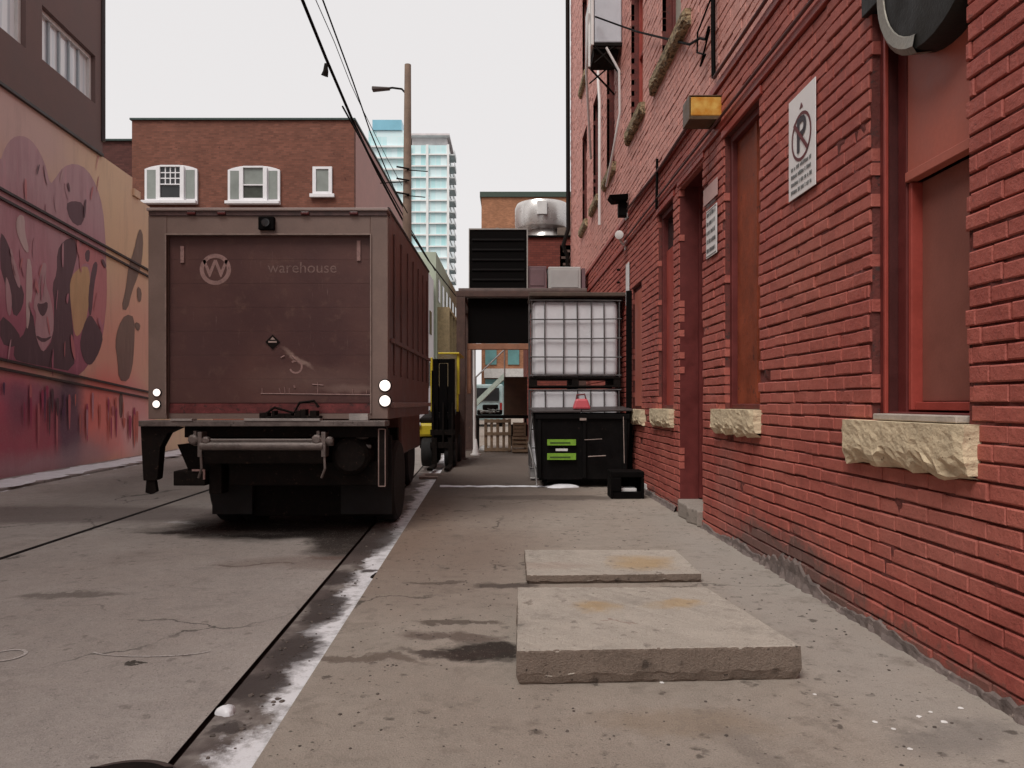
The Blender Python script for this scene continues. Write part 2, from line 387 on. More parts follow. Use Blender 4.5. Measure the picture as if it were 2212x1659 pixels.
o = ribbon(lambda t_: ((gp(950, 1052)[0]+1.75*t_, gp(950, 1052)[1]-.02, 0), (gp(950, 1052)[0]+1.75*t_, gp(950, 1052)[1]+.16, 0), .001), 24, .018, m_snow, "snow_strip", 5)
tag(o, "narrow snow line lying across the sidewalk beside the black dumpster", "snow", kind='stuff')
b = MB(); rnd = random.Random(2)
def rock(b, x, y, z, r, rnd, fl=.6):
    k = []; n = 6
    for (zz, rr) in ((0, .9), (fl*.5, 1), (fl, .55)):
        for i in range(n): a = 2*math.pi*i/n+rnd.uniform(-.3, .3); q = rr*r*rnd.uniform(.75, 1.2); k.append((x+q*math.cos(a), y+q*math.sin(a), z+zz*r))
    bi = len(b.v); b.v += k
    for j in range(2):
        for i in range(n): a0 = bi+j*n+i; a1 = bi+j*n+(i+1) % n; b.f.append((a0, a1, a1+n, a0+n))
    b.f.append(tuple(bi+2*n+i for i in range(n)))
def lump(px, py, r, label, name="ice_chunk", m=None, cat="ice", z=ROAD-.006, fl=.8, sx=1):
    b = MB(); x, y, _ = gp(px, py, z); rr = random.Random(px)
    N = 14
    for j in range(6):
        ph = math.pi/2*j/5
        for i in range(N):
            a = 2*math.pi*i/N; q = r*math.cos(ph)*(1+.18*math.sin(3*a+px)+rr.uniform(-.05, .05)); b.v.append((x+q*math.cos(a)*sx, y+q*math.sin(a), z+r*fl*math.sin(ph)*(1+rr.uniform(-.05, .05))))
    for j in range(5):
        for i in range(N): a0 = j*N+i; a1 = j*N+(i+1) % N; b.f.append((a0, a1, a1+N, a0+N))
    tag(b.build(name, m or M("ice lump", (.75, .75, .78), .35, .1, 20, .3, 30), smooth=True), label, cat)
lump(488, 1540, .042, "rounded white ice lump lying in the gutter by the road edge")
lump(825, 1245, .075, "crumpled black rag on the snowy gutter by the sidewalk edge", "rag", m_blackm, "rag", fl=.45, sx=1.2)
for i in range(420):
    if rnd.random() < .75: y = rnd.uniform(2.3, 7); x = rnd.uniform(gx(E_S, y)+.03, 1.9)
    else: y = rnd.uniform(7, 12); x = rnd.uniform(-1.1, 1.6)
    if -.02 < x < 1.42 and 3.3 < y < 6.3: continue
    rock(b, x, y, 0, rnd.uniform(.003, .009), rnd)
for i in range(150):
    y = rnd.uniform(2.6, 9); rock(b, gx(E_G, y)+rnd.uniform(.03, .28), y, ROAD-.006, rnd.uniform(.004, .014), rnd)
tag(b.build("gravel", M("grit", (.10, .08, .07), .9, .6, 9, .2)), "scattered dark grit over sidewalk and gutter", "grit", kind='stuff')
b = MB()
for (px, py) in ((1890, 1560), (1985, 1548), (2040, 1560), (2010, 1538), (1965, 1618), (2075, 1530), (1930, 1575), (1430, 1475), (1760, 1500)):
    x, y, _ = gp(px, py); rock(b, x, y, 0, rnd.uniform(.008, .014), rnd, .35)
tag(b.build("paper_scraps", m_white), "pale paper scraps scattered on the sidewalk by the brick wall", "litter", kind='stuff')
# manhole and chalk marks
x, y, _ = gp(292, 1660, ROAD); cy = y-.17
mh = thing("manhole", (x, cy, ROAD), "round dark iron manhole lid cut off by the bottom edge of the road", "manhole")
b = MB(); b.lathe((x, cy, ROAD+.001), (0, 0, 1), [(0, .225), (.006, .225), (.008, .21)], 36); b.build("rim", M("rusty iron", (.06, .04, .035), .7, .4, 9, .3), mh)
b = MB(); b.lathe((x, cy, ROAD+.004), (0, 0, 1), [(0, .195), (.009, .195), (.010, .19)], 36)
for i in range(-4, 5): b.box(x-.15, x+.15, cy+i*.035-.008, cy+i*.035+.008, ROAD+.012, ROAD+.018)
b.build("lid", m_blackm, mh)
m_chalk = M("worn chalk paint", (.50, .46, .44), .9, .2, 30, .1, fleck=(.3, .26, .24), fl=.5)
def arc(cx, cy, rx, ry, a0, a1, w, name, label):
    b = MB(); n = 40; A = [R(a0+(a1-a0)*i/n) for i in range(n+1)]
    for i in range(n):
        q = []
        for (a, k) in ((A[i], 0), (A[i+1], 0), (A[i+1], 1), (A[i], 1)):
            q.append((cx+(rx-w*k)*math.cos(a), cy+(ry-w*k)*math.sin(a), ROAD+.004))
        b.poly(q)
    o = b.build(name, m_chalk); tag(o, label, "road marking")
x, y, _ = gp(12, 1417, ROAD); arc(x, y, .10, .10, 0, 360, .018, "chalk_ring", "small pale painted ring at the left edge of the road")
x, y, _ = gp(330, 1405, ROAD); arc(x, y, .33, .11, 200, 350, .012, "chalk_arc", "faint pale arc scratched on the road left of the gutter")

# ------------------------------------------------------------------ right brick building
HR = 13.6; CR = .0865
rb = thing("brick_building", P(8, 0, 0), "long red painted brick building along the right side of the alley", "building")
open1 = [(3.376, 4.25, 1.20, 3.80), (6.06, 6.99, 1.24, 3.80), (7.73, 8.72, 0.0, 3.84), (9.02, 9.88, 1.22, 3.80), (11.0, 11.75, 1.2, 3.1)]
up = [4.05, 6.6, 9.16, 11.4, 14.05, 16.1, 18.2]
openings = list(open1)
for u in up:
    openings += [(u-.5, u+.5, 5.66, 7.95), (u-.5, u+.5, 9.2, 11.4)]
# brick faces, one continuous skin
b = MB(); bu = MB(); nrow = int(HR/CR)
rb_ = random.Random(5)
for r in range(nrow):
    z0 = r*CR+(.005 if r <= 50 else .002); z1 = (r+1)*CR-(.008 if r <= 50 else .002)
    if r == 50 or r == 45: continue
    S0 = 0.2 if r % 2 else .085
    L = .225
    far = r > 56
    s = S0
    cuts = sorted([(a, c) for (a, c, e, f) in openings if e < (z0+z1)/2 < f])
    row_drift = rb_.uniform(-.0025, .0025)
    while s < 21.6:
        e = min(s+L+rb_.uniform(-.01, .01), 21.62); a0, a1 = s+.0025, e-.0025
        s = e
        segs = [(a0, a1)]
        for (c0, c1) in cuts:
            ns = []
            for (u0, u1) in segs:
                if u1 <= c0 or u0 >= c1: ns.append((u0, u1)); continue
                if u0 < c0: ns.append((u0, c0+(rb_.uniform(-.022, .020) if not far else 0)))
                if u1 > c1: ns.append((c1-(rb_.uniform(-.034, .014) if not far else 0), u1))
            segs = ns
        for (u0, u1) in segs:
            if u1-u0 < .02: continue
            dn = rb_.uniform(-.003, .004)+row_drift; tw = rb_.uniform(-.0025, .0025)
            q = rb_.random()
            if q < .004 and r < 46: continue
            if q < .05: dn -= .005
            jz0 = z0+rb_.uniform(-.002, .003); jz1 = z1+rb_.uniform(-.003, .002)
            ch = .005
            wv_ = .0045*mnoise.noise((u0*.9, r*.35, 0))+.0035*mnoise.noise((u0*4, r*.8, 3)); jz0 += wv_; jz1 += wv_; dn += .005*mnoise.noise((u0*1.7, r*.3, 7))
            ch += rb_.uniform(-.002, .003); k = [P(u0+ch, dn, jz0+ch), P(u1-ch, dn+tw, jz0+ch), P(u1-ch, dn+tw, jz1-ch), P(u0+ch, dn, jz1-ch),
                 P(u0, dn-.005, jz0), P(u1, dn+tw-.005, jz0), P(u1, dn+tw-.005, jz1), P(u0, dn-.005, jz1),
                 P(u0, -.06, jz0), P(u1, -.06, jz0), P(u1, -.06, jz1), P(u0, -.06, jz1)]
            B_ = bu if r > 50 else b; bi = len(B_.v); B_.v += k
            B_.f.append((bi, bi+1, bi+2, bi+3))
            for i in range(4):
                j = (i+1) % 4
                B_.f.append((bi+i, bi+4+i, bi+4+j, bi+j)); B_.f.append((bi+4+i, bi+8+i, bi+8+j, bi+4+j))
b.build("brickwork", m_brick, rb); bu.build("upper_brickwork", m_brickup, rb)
# wall core behind the brick faces, with the openings left out
b = MB()
bU = MB(); ss = sorted({-8, .15, 1.85, 12.4, 21.6} | {a for o_ in openings for a in o_[:2]}); zs = sorted({0, 51*CR, HR} | {a for o_ in openings for a in o_[2:]})
for i in range(len(ss)-1):
    for j in range(len(zs)-1):
        ms, mz = (ss[i]+ss[i+1])/2, (zs[j]+zs[j+1])/2
        if any(o_[0] < ms < o_[1] and o_[2] < mz < o_[3] for o_ in openings): continue
        n0 = -.016 if ms > .15 else 0
        if 1.8 < ms < 12.5 and mz < 51*CR:
            na = max(1, int((ss[i+1]-ss[i])/.045)); nb = max(1, int((zs[j+1]-zs[j])/.045)); g0 = len(b.v)
            for q in range(nb+1):
                for w_ in range(na+1):
                    a_ = ss[i]+(ss[i+1]-ss[i])*w_/na; z_ = zs[j]+(zs[j+1]-zs[j])*q/nb
                    e_ = -.0145+.017*mnoise.noise((a_*5, z_*7, 1))+.010*mnoise.noise((a_*19, z_*23, 5))
                    if w_ in (0, na) or q in (0, nb): e_ = -.014
                    b.v.append(P(a_, min(-.003, e_), z_))
            for q in range(nb):
                for w_ in range(na): k0 = g0+q*(na+1)+w_; b.f.append((k0, k0+1, k0+na+2, k0+na+1))
            continue
        (bU if mz > 51*CR else b).poly([P(ss[i], n0, zs[j]), P(ss[i+1], n0, zs[j]), P(ss[i+1], n0, zs[j+1]), P(ss[i], n0, zs[j+1])])
bD = MB()
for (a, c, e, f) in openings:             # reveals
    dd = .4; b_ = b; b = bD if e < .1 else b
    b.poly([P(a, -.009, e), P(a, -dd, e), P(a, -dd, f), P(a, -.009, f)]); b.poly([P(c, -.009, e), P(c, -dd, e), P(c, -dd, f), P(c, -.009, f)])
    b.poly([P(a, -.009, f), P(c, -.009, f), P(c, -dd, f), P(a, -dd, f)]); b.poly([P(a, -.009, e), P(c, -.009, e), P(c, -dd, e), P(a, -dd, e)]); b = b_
bD.build("doorway_reveal", m_trimd, rb)  # recess shade put into the reveal by a darker red
b.poly([P(-8, -.45, 0), P(21.6, -.45, 0), P(21.6, -.45, HR), P(-8, -.45, HR)])
b.poly([P(21.6, -.009, 0), P(21.6, -9, 0), P(21.6, -9, HR), P(21.6, -.009, HR)]); b.poly([P(-8, 0, 0), P(-8, -9, 0), P(-8, -9, HR), P(-8, 0, HR)])
b.poly([P(-8, .0, HR), P(21.6, .0, HR), P(21.6, -9, HR), P(-8, -9, HR)])
b.build("wall", m_mortar, rb); bU.build("upper_wall", M("paler mortar paint", (.40, .16, .13), .8, .2, 6, .4, 70), rb)
b = MB(); b.box(-8, 21.75, -.3, .12, HR+.003, HR+.35, P); b.build("cornice", m_trim, rb, bevel=.02)
# raised band of header bricks / belt mouldings between the storeys
b = MB(); b.box(.2, 21.6, -.02, .022, 45*CR+.006, 46*CR-.006, P); b.box(.2, 21.6, -.02, .022, 50*CR+.006, 51*CR-.006, P)
b.build("belt_course", m_trim, rb, bevel=.006)
for (a, c, e, f) in open1[:4]:
    b = MB(); b.box(a-.06, c+.06, -.03, .016, f+.004, f+.075, P); b.build("lintel", m_trim, rb, bevel=.006)
def rough_sill(s0, s1, z0, z1, out_, name="window_sill", seed=1, m=None, parent=None):
    """rock-faced stone sill: flat top, broken lower edge"""
    rr = random.Random(seed); nx, nz = 26, 8; b = MB(); G = {}
    for i in range(nx+1):
        low = z0+(z1-z0)*(.10*rr.random()+.07*math.sin(i*.9+seed)+.05)
        for j in range(nz+1):
            s = s0+(s1-s0)*i/nx; z = low+(z1-low)*j/nz
            n = out_*(.6+.4*min(1, j/(nz*.3)))+rr.uniform(-.012, .012)*(j < 3)+rr.uniform(-.003, .003)
            if i in (0, nx): n *= .8
            G[i, j] = P(s+rr.uniform(-.006, .006), n, z)
    for i in range(nx):
        for j in range(nz): b.poly([G[i, j], G[i+1, j], G[i+1, j+1], G[i, j+1]])
    for i in range(nx):
        a, c = G[i, nz], G[i+1, nz]; sa, sb = s0+(s1-s0)*i/nx, s0+(s1-s0)*(i+1)/nx
        b.poly([a, c, P(sb, -.3, z1+.004), P(sa, -.3, z1+.004)])
        b.poly([G[i+1, 0], G[i, 0], P(sa, -.02, z0+.01), P(sb, -.02, z0+.01)])
    for i, sgn in ((0, s0), (nx, s1)):
        for j in range(nz):
            a, c = G[i, j], G[i, j+1]; b.poly([a, c, P(sgn, -.02, c[2]), P(sgn, -.02, a[2])])
    b2 = b.build(name, m or m_stone, parent)
    return b2
# ground floor windows
def win(a, c, e, f, label=None):
    mid = (a+c)/2
    o = MB(); o.box(a+.002, a+.045, -.16, -.05, e+.004, f-.002, P); o.box(c-.075, c-.002, -.16, -.05, e+.004, f-.002, P)
    o.box(a+.045, c-.075, -.16, -.05, f-.07, f-.002, P); o.box(a+.045, c-.075, -.16, -.05, e+.004, e+.05, P)
    w = o.build("window", m_trimd, rb, bevel=.006)
    if label: w['label'] = label
    return w
w1 = win(*open1[0], "boarded window with brown lower panel, rough sill and black duct")
a, c, e, f = open1[0]
o = MB(); o.box(c-.10, c-.078, -.05, -.03, e+.04, f-.003, P); o.build("frame", m_trim, w1, bevel=.004)
o = MB(); o.box(c-.10, c-.078, -.16, -.052, e+.04, f-.003, P); o.build("frame_side", M("shadow red paint", (.07, .014, .013), .6, .3), w1)  # shade of the recess put into the frame side's colour
o = MB(); o.box(c-.188, c-.102, -.3, -.10, e+.045, f-.072, P); o.build("inner_frame", m_trimd, w1, bevel=.005)
o = MB(); o.box(a+.047, c-.19, -.14, -.105, 2.56, f-.075, P); o.box(a+.047, c-.19, -.15, -.09, 2.505, 2.557, P); o.build("upper_panel", m_panel, w1, bevel=.004)
o = MB(); o.box(a+.047, c-.222, -.20, -.17, e+.11, 2.50, P); o.build("lower_panel", m_panel2, w1)
o = MB(); o.box(c-.22, c-.19, -.18, -.11, e+.06, 2.50, P); o.box(a+.047, c-.222, -.18, -.13, e+.06, e+.105, P); o.build("bead", m_trim, w1, bevel=.004)
o = MB(); o.box(a+.03, c-.09, -.2, .035, e+.005, e+.04, P); o.build("sill_board", M("weathered grey board", (.42, .37, .33), .8, .2, 9, .4), w1, bevel=.006)
rough_sill(3.30, 4.46, .94, 1.20, .085, "window_sill", 1, parent=w1)
w2 = win(*open1[1], "window boarded with rusty red ply, between white signs")
a, c, e, f = open1[1]; o = MB(); o.box(a+.047, c-.077, -.13, -.10, e+.05, f-.072, P); o.box(a+.3, a+.36, -.10, -.085, e+.05, f-.072, P); o.build("board", m_ply, w2)
rough_sill(6.02, 7.22, 1.0, 1.24, .08, "window_sill", 2, parent=w2)
w3 = win(*open1[3], "narrow red boarded window beyond the doorway"); a, c, e, f = open1[3]
o = MB(); o.box(a+.047, c-.077, -.13, -.10, e+.05, f-.5, P); o.build("board", m_trim, w3); o = MB(); o.box(a+.047, c-.077, -.14, -.12, f-.5, f-.072, P); o.build("transom_glass", m_dglass, w3)
rough_sill(8.98, 10.1, .98, 1.22, .08, "window_sill", 3, parent=w3)
w4 = win(*open1[4], "low boarded window behind the dumpster"); a, c, e, f = open1[4]
o = MB(); o.box(a+.047, c-.077, -.13, -.03, e+.05, f-.072, P); o.build("board", m_panel, w4)
rough_sill(10.75, 11.9, .96, 1.2, .08, "window_sill", 4, parent=w4)
# doorway
a, c, e, f = open1[2]
o = MB(); o.box(a+.002, a+.07, -.36, -.22, .185, f-.002, P); o.box(c-.07, c-.002, -.36, -.22, .185, f-.002, P); o.box(a+.07, c-.07, -.36, -.22, f-.09, f-.002, P); o.box(a+.07, c-.07, -.34, -.24, 2.55, 2.62, P)
dr = o.build("door", m_trimd, rb, bevel=.006)
o = MB(); o.box(a+.072, c-.072, -.33, -.28, .19, 2.545, P); o.box(a+.2, c-.2, -.28, -.27, .5, 1.2, P); o.box(a+.2, c-.2, -.28, -.27, 1.4, 2.3, P); o.build("leaf", m_trim, dr, bevel=.005)
o = MB(); o.box(a+.072, c-.072, -.32, -.30, 2.625, f-.095, P); o.build("transom_glass", m_dglass, dr)
o = MB(); o.tube([P(a+.15, -.28, 1.1), P(a+.15, -.22, 1.1), P(a+.26, -.22, 1.1)], .012); o.build("handle", m_steel, dr)
rr = random.Random(8); o = MB()
pts = [(a+.003, -.39), (c-.003, -.39), (c-.003, .02), (c-.25, .07), (c-.5, .05), (a+.3, .09), (a+.12, .03), (a+.003, .06)]
o.ext([P(x, n, 0) for x, n in pts], (0, 0, .17)); o.build("doorstep", concrete("broken step concrete", (.30, .26, .23), crack=False, bstr=.9), rb, bevel=.015)
# upper windows: built once, copied
def upwin(u, z0, z1, kind):
    o = MB(); a, c = u-.5, u+.5
    for (x0, x1, q0, q1) in ((a+.003, a+.07, z0, z1), (c-.07, c-.003, z0, z1), (a+.07, c-.07, z1-.08, z1), (a+.07, c-.07, z0+.003, z0+.07), (a+.07, c-.07, (z0+z1)/2-.03, (z0+z1)/2+.03)):
        o.box(x0, x1, -.22, -.13, q0, q1-.002, P)
    w = o.build("window", m_trimd if kind != 'r' else m_trim, rb, bevel=.006)
    o = MB(); o.box(a+.07, c-.07, -.20, -.17, z0+.07, z1-.08, P)
    o.build("pane" if kind == 'd' else "board", {'d': m_dglass, 'r': m_panel, 'g': M("grey blind", (.36, .34, .29), .8, .1, 4, .05)}[kind], w)
    return w
for z0, z1, fl in ((5.66, 7.95, 0), (9.2, 11.4, 1)):
    for i, u in enumerate(up):
        k = 'd'
        if not fl and i == 2: k = 'g'
        if not fl and i == 3: k = 'r'
        w = upwin(u, z0, z1, k)
        hw = (.98 if (i == 2 and not fl) else .68)
        rough_sill(u-hw, u+hw-.02, z0-.19, z0-.002, .09, "window_sill", 10+i, m=M("sooty sandstone", (.36, .27, .16), .95, .4, 9, .9, 25, fleck=(.07, .05, .03), fl=.5), parent=w)
# broken render at the wall foot
def parge(segs, h, seed, thick=.03):
    rr = random.Random(seed); b = MB(); s0, s1 = segs; n = int((s1-s0)/.05); prev = None
    for i in range(n+1):
        s = s0+(s1-s0)*i/n; hh = h(s)*rr.uniform(.75, 1.2); t0 = thick*rr.uniform(.7, 1.3)
        cur = [P(s, t0+.045*rr.random(), -.02), P(s, t0, hh*.45), P(s, t0*.75, hh*.9), P(s, -.006, hh+.008)]
        if prev:
            for k in range(3): b.poly([prev[k], cur[k], cur[k+1], prev[k+1]])
        prev = cur
    return b
pg = parge((.3, 7.7), lambda s: .05+(.09*math.exp(-((s-5.5)/.5)**2))+.022*math.sin(s*5), 4, .014)
pg.build("render_skirt", M("crumbling grey render", (.16, .125, .115), .95, .4, 6, 1.0, 25, fleck=(.33, .27, .24), fl=.6), rb)
b = parge((8.8, 21.5), lambda s: .06, 6); b.build("render_skirt", MC["crumbling grey render"], rb)

# ---- fittings on the right wall (things of their own)
def conduit(pts, r, name, label, cat, m=m_black, n=8, kw=None):
    b = MB(); b.tube(pts, r, n); return tag(b.build(name, m, smooth=True), label, cat, kw)
m_cond = M("dark red conduit", (.11, .03, .027), .5, .3, 6)
conduit([P(s, .05, 4.44-.0004*s) for s in (.3, 3, 5, 7.15)], .017, "conduit", "thin dark conduit running above the windows up to the amber light", "conduit", m_cond)
conduit([P(7.3, .045, 4.30), P(7.7, .045, 4.36), P(9.6, .045, 4.33), P(11.9, .045, 4.42)], .02, "conduit", "dark conduit on the red wall from the amber light to the floodlight", "conduit", m_cond)
conduit([P(s, .045, 3.985) for s in (.3, 5, 9, 12.2)], .014, "conduit", "lower dark conduit tight above the window lintels", "conduit", m_cond)
conduit([P(9.72, .045, 4.5), P(9.72, .045, 4.3), P(9.74, .05, 3.85)], .018, "conduit", "short vertical pipe crossing both conduits above the narrow window", "conduit", m_black)
# amber box light
Yl = 7.2; x0, _, z0 = at(1482, 268, Yl); x1, _, z1 = at(1557, 216, Yl)
al = thing("wall_light", ((x0+x1)/2, Yl, z0), "box shaped amber glass light sticking out from the red wall", "light")
b = MB()
for (q0, q1, r0, r1) in ((x0, x0+.016, z0, z1), (x1-.016, x1, z0, z1), (x0+.016, x1-.016, z1-.012, z1), (x0+.016, x1-.016, z0, z0+.035)): b.box(q0, q1, Yl-.12, Yl+.14, r0, r1)
b.box(x0+.018, x1-.018, Yl+.10, Yl+.135, z0+.037, z1-.014); b.build("housing", M("brass brown paint", (.10, .06, .03), .5, .3, 9), al, bevel=.004)
mg, t, p = base("amber glass", .12, 0, .6); v = pos(t)
cc = mixc(t, mapr(t, noise(t, v, 9, 4).outputs[0], .35, .65), (.55, .21, .025), (.72, .46, .12)); t.links.new(cc, p.inputs['Base Color'])
b = MB(); b.box(x0+.018, x1-.018, Yl-.115, Yl+.09, z0+.037, z1-.014); b.build("lens", mg, al, bevel=.01)
b = MB(); b.box(x1-.001, rw(Yl)+.01, Yl-.05, Yl+.05, z0+.08, z1-.05); b.build("bracket", m_black, al)
# signs
def plate(s0, s1, z0, z1, name, label, m=m_signw):
    b = MB(); b.box(s0, s1, .012, .018, z0, z1, P); o = b.build(name, m, bevel=.002)
    o['label'] = label; o['category'] = 'sign'; return o
ux = (.02, -1, 0)
s0, s1 = rs(1767), rs(1709); zt, zb = rz(1767, 165), rz(1767, 398)
sg = plate(s0, s1, zb, zt, "parking_sign", "large white no parking sign high on the brick between two windows"); sm = (s0+s1)/2
H_ = zt-zb
def ring(sc, zc, r, w, m, par, name, nn=.0205, n=48, sx=1):
    b = MB()
    for i in range(n):
        a, c = 2*math.pi*i/n, 2*math.pi*(i+1)/n
        b.poly([P(sc-r*sx*math.cos(a), nn, zc+r*math.sin(a)), P(sc-r*sx*math.cos(c), nn, zc+r*math.sin(c)), P(sc-(r-w)*sx*math.cos(c), nn, zc+(r-w)*math.sin(c)), P(sc-(r-w)*sx*math.cos(a), nn, zc+(r-w)*math.sin(a))])
    return b.build(name, m, par)
ring(sm, zb+H_*.56, .168, .022, m_inkr, sg, "ring")
text("P", .34, P(sm, .0195, zb+H_*.565), ux, (0, 0, 1), m_ink, sg, "letter", bold=.006)
b = MB(); q = .117; w_ = .011
b.poly([P(sm+q+w_, .0245, zb+H_*.56+q-w_), P(sm+q-w_, .0245, zb+H_*.56+q+w_), P(sm-q-w_, .0245, zb+H_*.56-q+w_), P(sm-q+w_, .0245, zb+H_*.56-q-w_)]); b.build("slash", m_inkr, sg)
def glyphs(b, s0, s1, z, h, seed, nn=.0205):   # worn, unreadable lettering as short strokes
    rr = random.Random(seed); s = s0
    while s > s1+.01:
        w = rr.uniform(.008, .016)
        b.box(s-w, s, nn, nn+.0006, z, z+h*rr.uniform(.75, 1), P)
        s -= w+rr.choice((.005, .006, .018))
b = MB()
for i in range(4): glyphs(b, s1-.05, s0+.05, zb+.035+i*.055, .028, i)
b.build("lettering", m_inkg, sg)
b = MB(); b.ext([P(sm-.03, .0195, zt-.12), P(sm+.03, .0195, zt-.12), P(sm, .0195, zt-.08)], (-.001, 0, 0)); b.build("arrow", m_inkr, sg)
s0, s1 = rs(1552), rs(1529); zt, zb = rz(1552, 437), rz(1552, 545)
zb2 = rz(1540, 553)
sg2 = plate(s0, s1, zb2, zt, "notice_sign", "smaller white notice with lines of grey text on the pillar by the doorway")
b = MB()
for i in range(6): glyphs(b, s1-.03, s0+.03, zb2+.05+i*.09, .045, 20+i)
b.build("lettering", m_inkg, sg2)
b = MB()
for (q0, q1, r0, r1) in ((s0+.012, s1-.012, zb2+.012, zb2+.02), (s0+.012, s1-.012, zt-.02, zt-.012)): b.box(q0, q1, .0195, .0203, r0, r1, P)
b.build("border", m_inkg, sg2)
s0, s1 = rs(1553), rs(1523)
o = plate(s0, s1, rz(1540, 432), rz(1540, 395), "blank_sign", "faded pinkish blank plate directly above the white notice", M("faded pink plate", (.55, .36, .34), .6, .1, 5)); 
s0, s1 = rs(1361), rs(1354)
o = plate(s0, s1, rz(1358, 658), rz(1358, 568), "blank_sign", "narrow white plate on the wall beside the cube tank", m_signw)
# floodlight and camera
fy = 12.15; fx = rw(fy); zf = EYE+(870-450)*fy/1600
fl = thing("floodlight", (fx, fy, zf), "black floodlight at the end of the conduit on the wall", "light")
b = MB(); b.hexa([(fx-.26, fy-.16, zf+.08), (fx-.02, fy-.16, zf+.10), (fx-.02, fy+.1, zf+.10), (fx-.26, fy+.1, zf+.08), (fx-.33, fy-.2, zf+.17), (fx-.02, fy-.2, zf+.19), (fx-.02, fy+.12, zf+.19), (fx-.33, fy+.12, zf+.17)])
b.box(fx-.16, fx-.02, fy-.08, fy+.08, zf-.14, zf+.08); b.build("head", m_black, fl, bevel=.01)
b = MB(); b.box(fx-.03, fx, fy-.1, fy+.1, zf-.18, zf-.10); b.build("mount", m_steel, fl)
fy = 12.3; fx = rw(fy); zf = EYE+(870-513)*fy/1600
sc = thing("security_camera", (fx, fy, zf), "small white camera with its cowl under the black floodlight", "camera")
b = MB(); b.lathe((fx-.13, fy-.16, zf), (-.25, -1, -.15), [(-.2, .055), (0, .06), (.12, .07), (.125, .05)], 16); b.build("body", m_white, sc, smooth=True)
b = MB(); b.tube([(fx-.13, fy, zf), (fx-.05, fy+.05, zf-.1), (fx, fy+.05, zf-.12)], .02); b.box(fx-.02, fx, fy, fy+.1, zf-.2, zf-.05); b.build("bracket", m_white, sc)
b = MB()
for k in range(4): z = 3.6-.22*k; rock(b, rw(12.9)-.03, 12.9, z, .035, random.Random(k), 1)
tag(b.build("wall_hooks", m_blackm), "row of small dark rusty hooks on the wall below the camera", "hooks")
# duct over the near window
dk = thing("exhaust_duct", P(3.75, 0, 2.95), "black exhaust duct with pale metal rim over the nearest window", "duct")
m_duct = M("sooty duct metal", (.008, .007, .005), .6, .5, 5, .2)
b = MB(); c0 = P(3.66, -.26, 3.55)
b.lathe(c0, (-1, 0, 0), [(0, .47), (.26, .475), (.29, .465), (.292, .43)], 40); b.tube([P(3.7, -.0, 3.75), P(3.7, -.0, 5.2)], .24, 24); b.build("pipe", m_duct, dk, smooth=True)
b = MB(); b.box(3.4, 4.3, -.05, .03, 3.53, 3.72, P); b.build("mounting_plate", m_duct, dk, bevel=.005)
b = MB(); N = 40; pr = [(.20, .478), (.28, .485), (.305, .455), (.30, .40), (.294, .395)]
c0v = Vector(c0)
for i in range(0, 11):
    for j in range(len(pr)-1):
        q = []
        for (ii, jj) in ((i, j), (i+1, j), (i+1, j+1), (i, j+1)):
            a = -2*math.pi*ii/N+.35; t_, r_ = pr[jj]; q.append((c0v.x-t_, c0v.y+r_*math.cos(a), c0v.z+r_*math.sin(a)))
        b.poly(q)
b.build("rim", M("dull zinc", (.30, .28, .24), .45, .3, 8, .2, metal=.6), dk, smooth=True)
# air conditioner on a bracket and its pipes
ay = 12.7; ax1, _, az0 = at(1343, 92, ay); ax0, _, az1 = at(1284, 0, ay)
ac = thing("air_conditioner", ((ax0+ax1)/2, ay, az0), "pale air conditioner hanging high on brackets off the red wall", "air conditioner")
b = MB(); b.box(ax0, ax1, ay, ay+.9, az0, az1+.1); b.build("casing", M("pale blue grey enamel", (.52, .55, .60), .4, .1, 3), ac, bevel=.02)
b = MB(); b.box(ax0-.06, ax0-.012, ay-.03, ay+.95, az0-.05, az1+.2); b.box(ax0-.10, ax0-.065, ay+.02, ay+.06, az0-.4, az1+.2); b.build("side_grille", m_white, ac, bevel=.006)
b = MB(); b.box(ax0-.02, rw(ay), ay-.02, ay+.03, az0-.06, az0-.005); b.box(ax0-.02, rw(ay), ay+.8, ay+.85, az0-.06, az0-.005)
for yy in (ay, ay+.82): b.tube([(ax0, yy, az0-.06), (rw(ay)-.02, yy, az0-.55)], .018); b.tube([(ax0, yy, az0-.35), (rw(ay)-.1, yy, az0-.03)], .014)
b.box(ax0, rw(ay)-.05, ay+.1, ay+.7, az0-.16, az0-.065); b.build("bracket", m_blackm, ac)
b = MB(); b.tube([(ax0+.2, ay-.03, az0-.1), (ax1-.05, ay-.04, az0-.5), (ax1-.03, ay, az0-1.2), (ax1-.12, ay+.2, az0-1.8), (ax1-.15, ay+.9, az0-2.2)], .022)
b.tube([(ax0-.1, ay, az0+.5), (ax0-.12, ay+.2, az0-.4), (ax0+.1, ay+1.5, az0-1.5)], .022); b.build("pipe", m_white, ac, smooth=True)
tagl = "white pipe climbing the wall past the far upper windows"
conduit([P(15.0, .07, 4.9), P(15.0, .07, 7.4), P(15.2, .07, 7.9), P(15.2, .07, 12)], .03, "downpipe", tagl, "pipe", m_white)
conduit([P(21.3, .12, 3.5), P(21.3, .12, 5.5), P(21.25, .25, 5.8), P(21.3, .1, 6.3), P(21.3, .12, 13.5)], .06, "downpipe", "dark downpipe at the far corner of the red building", "pipe", m_blackm)
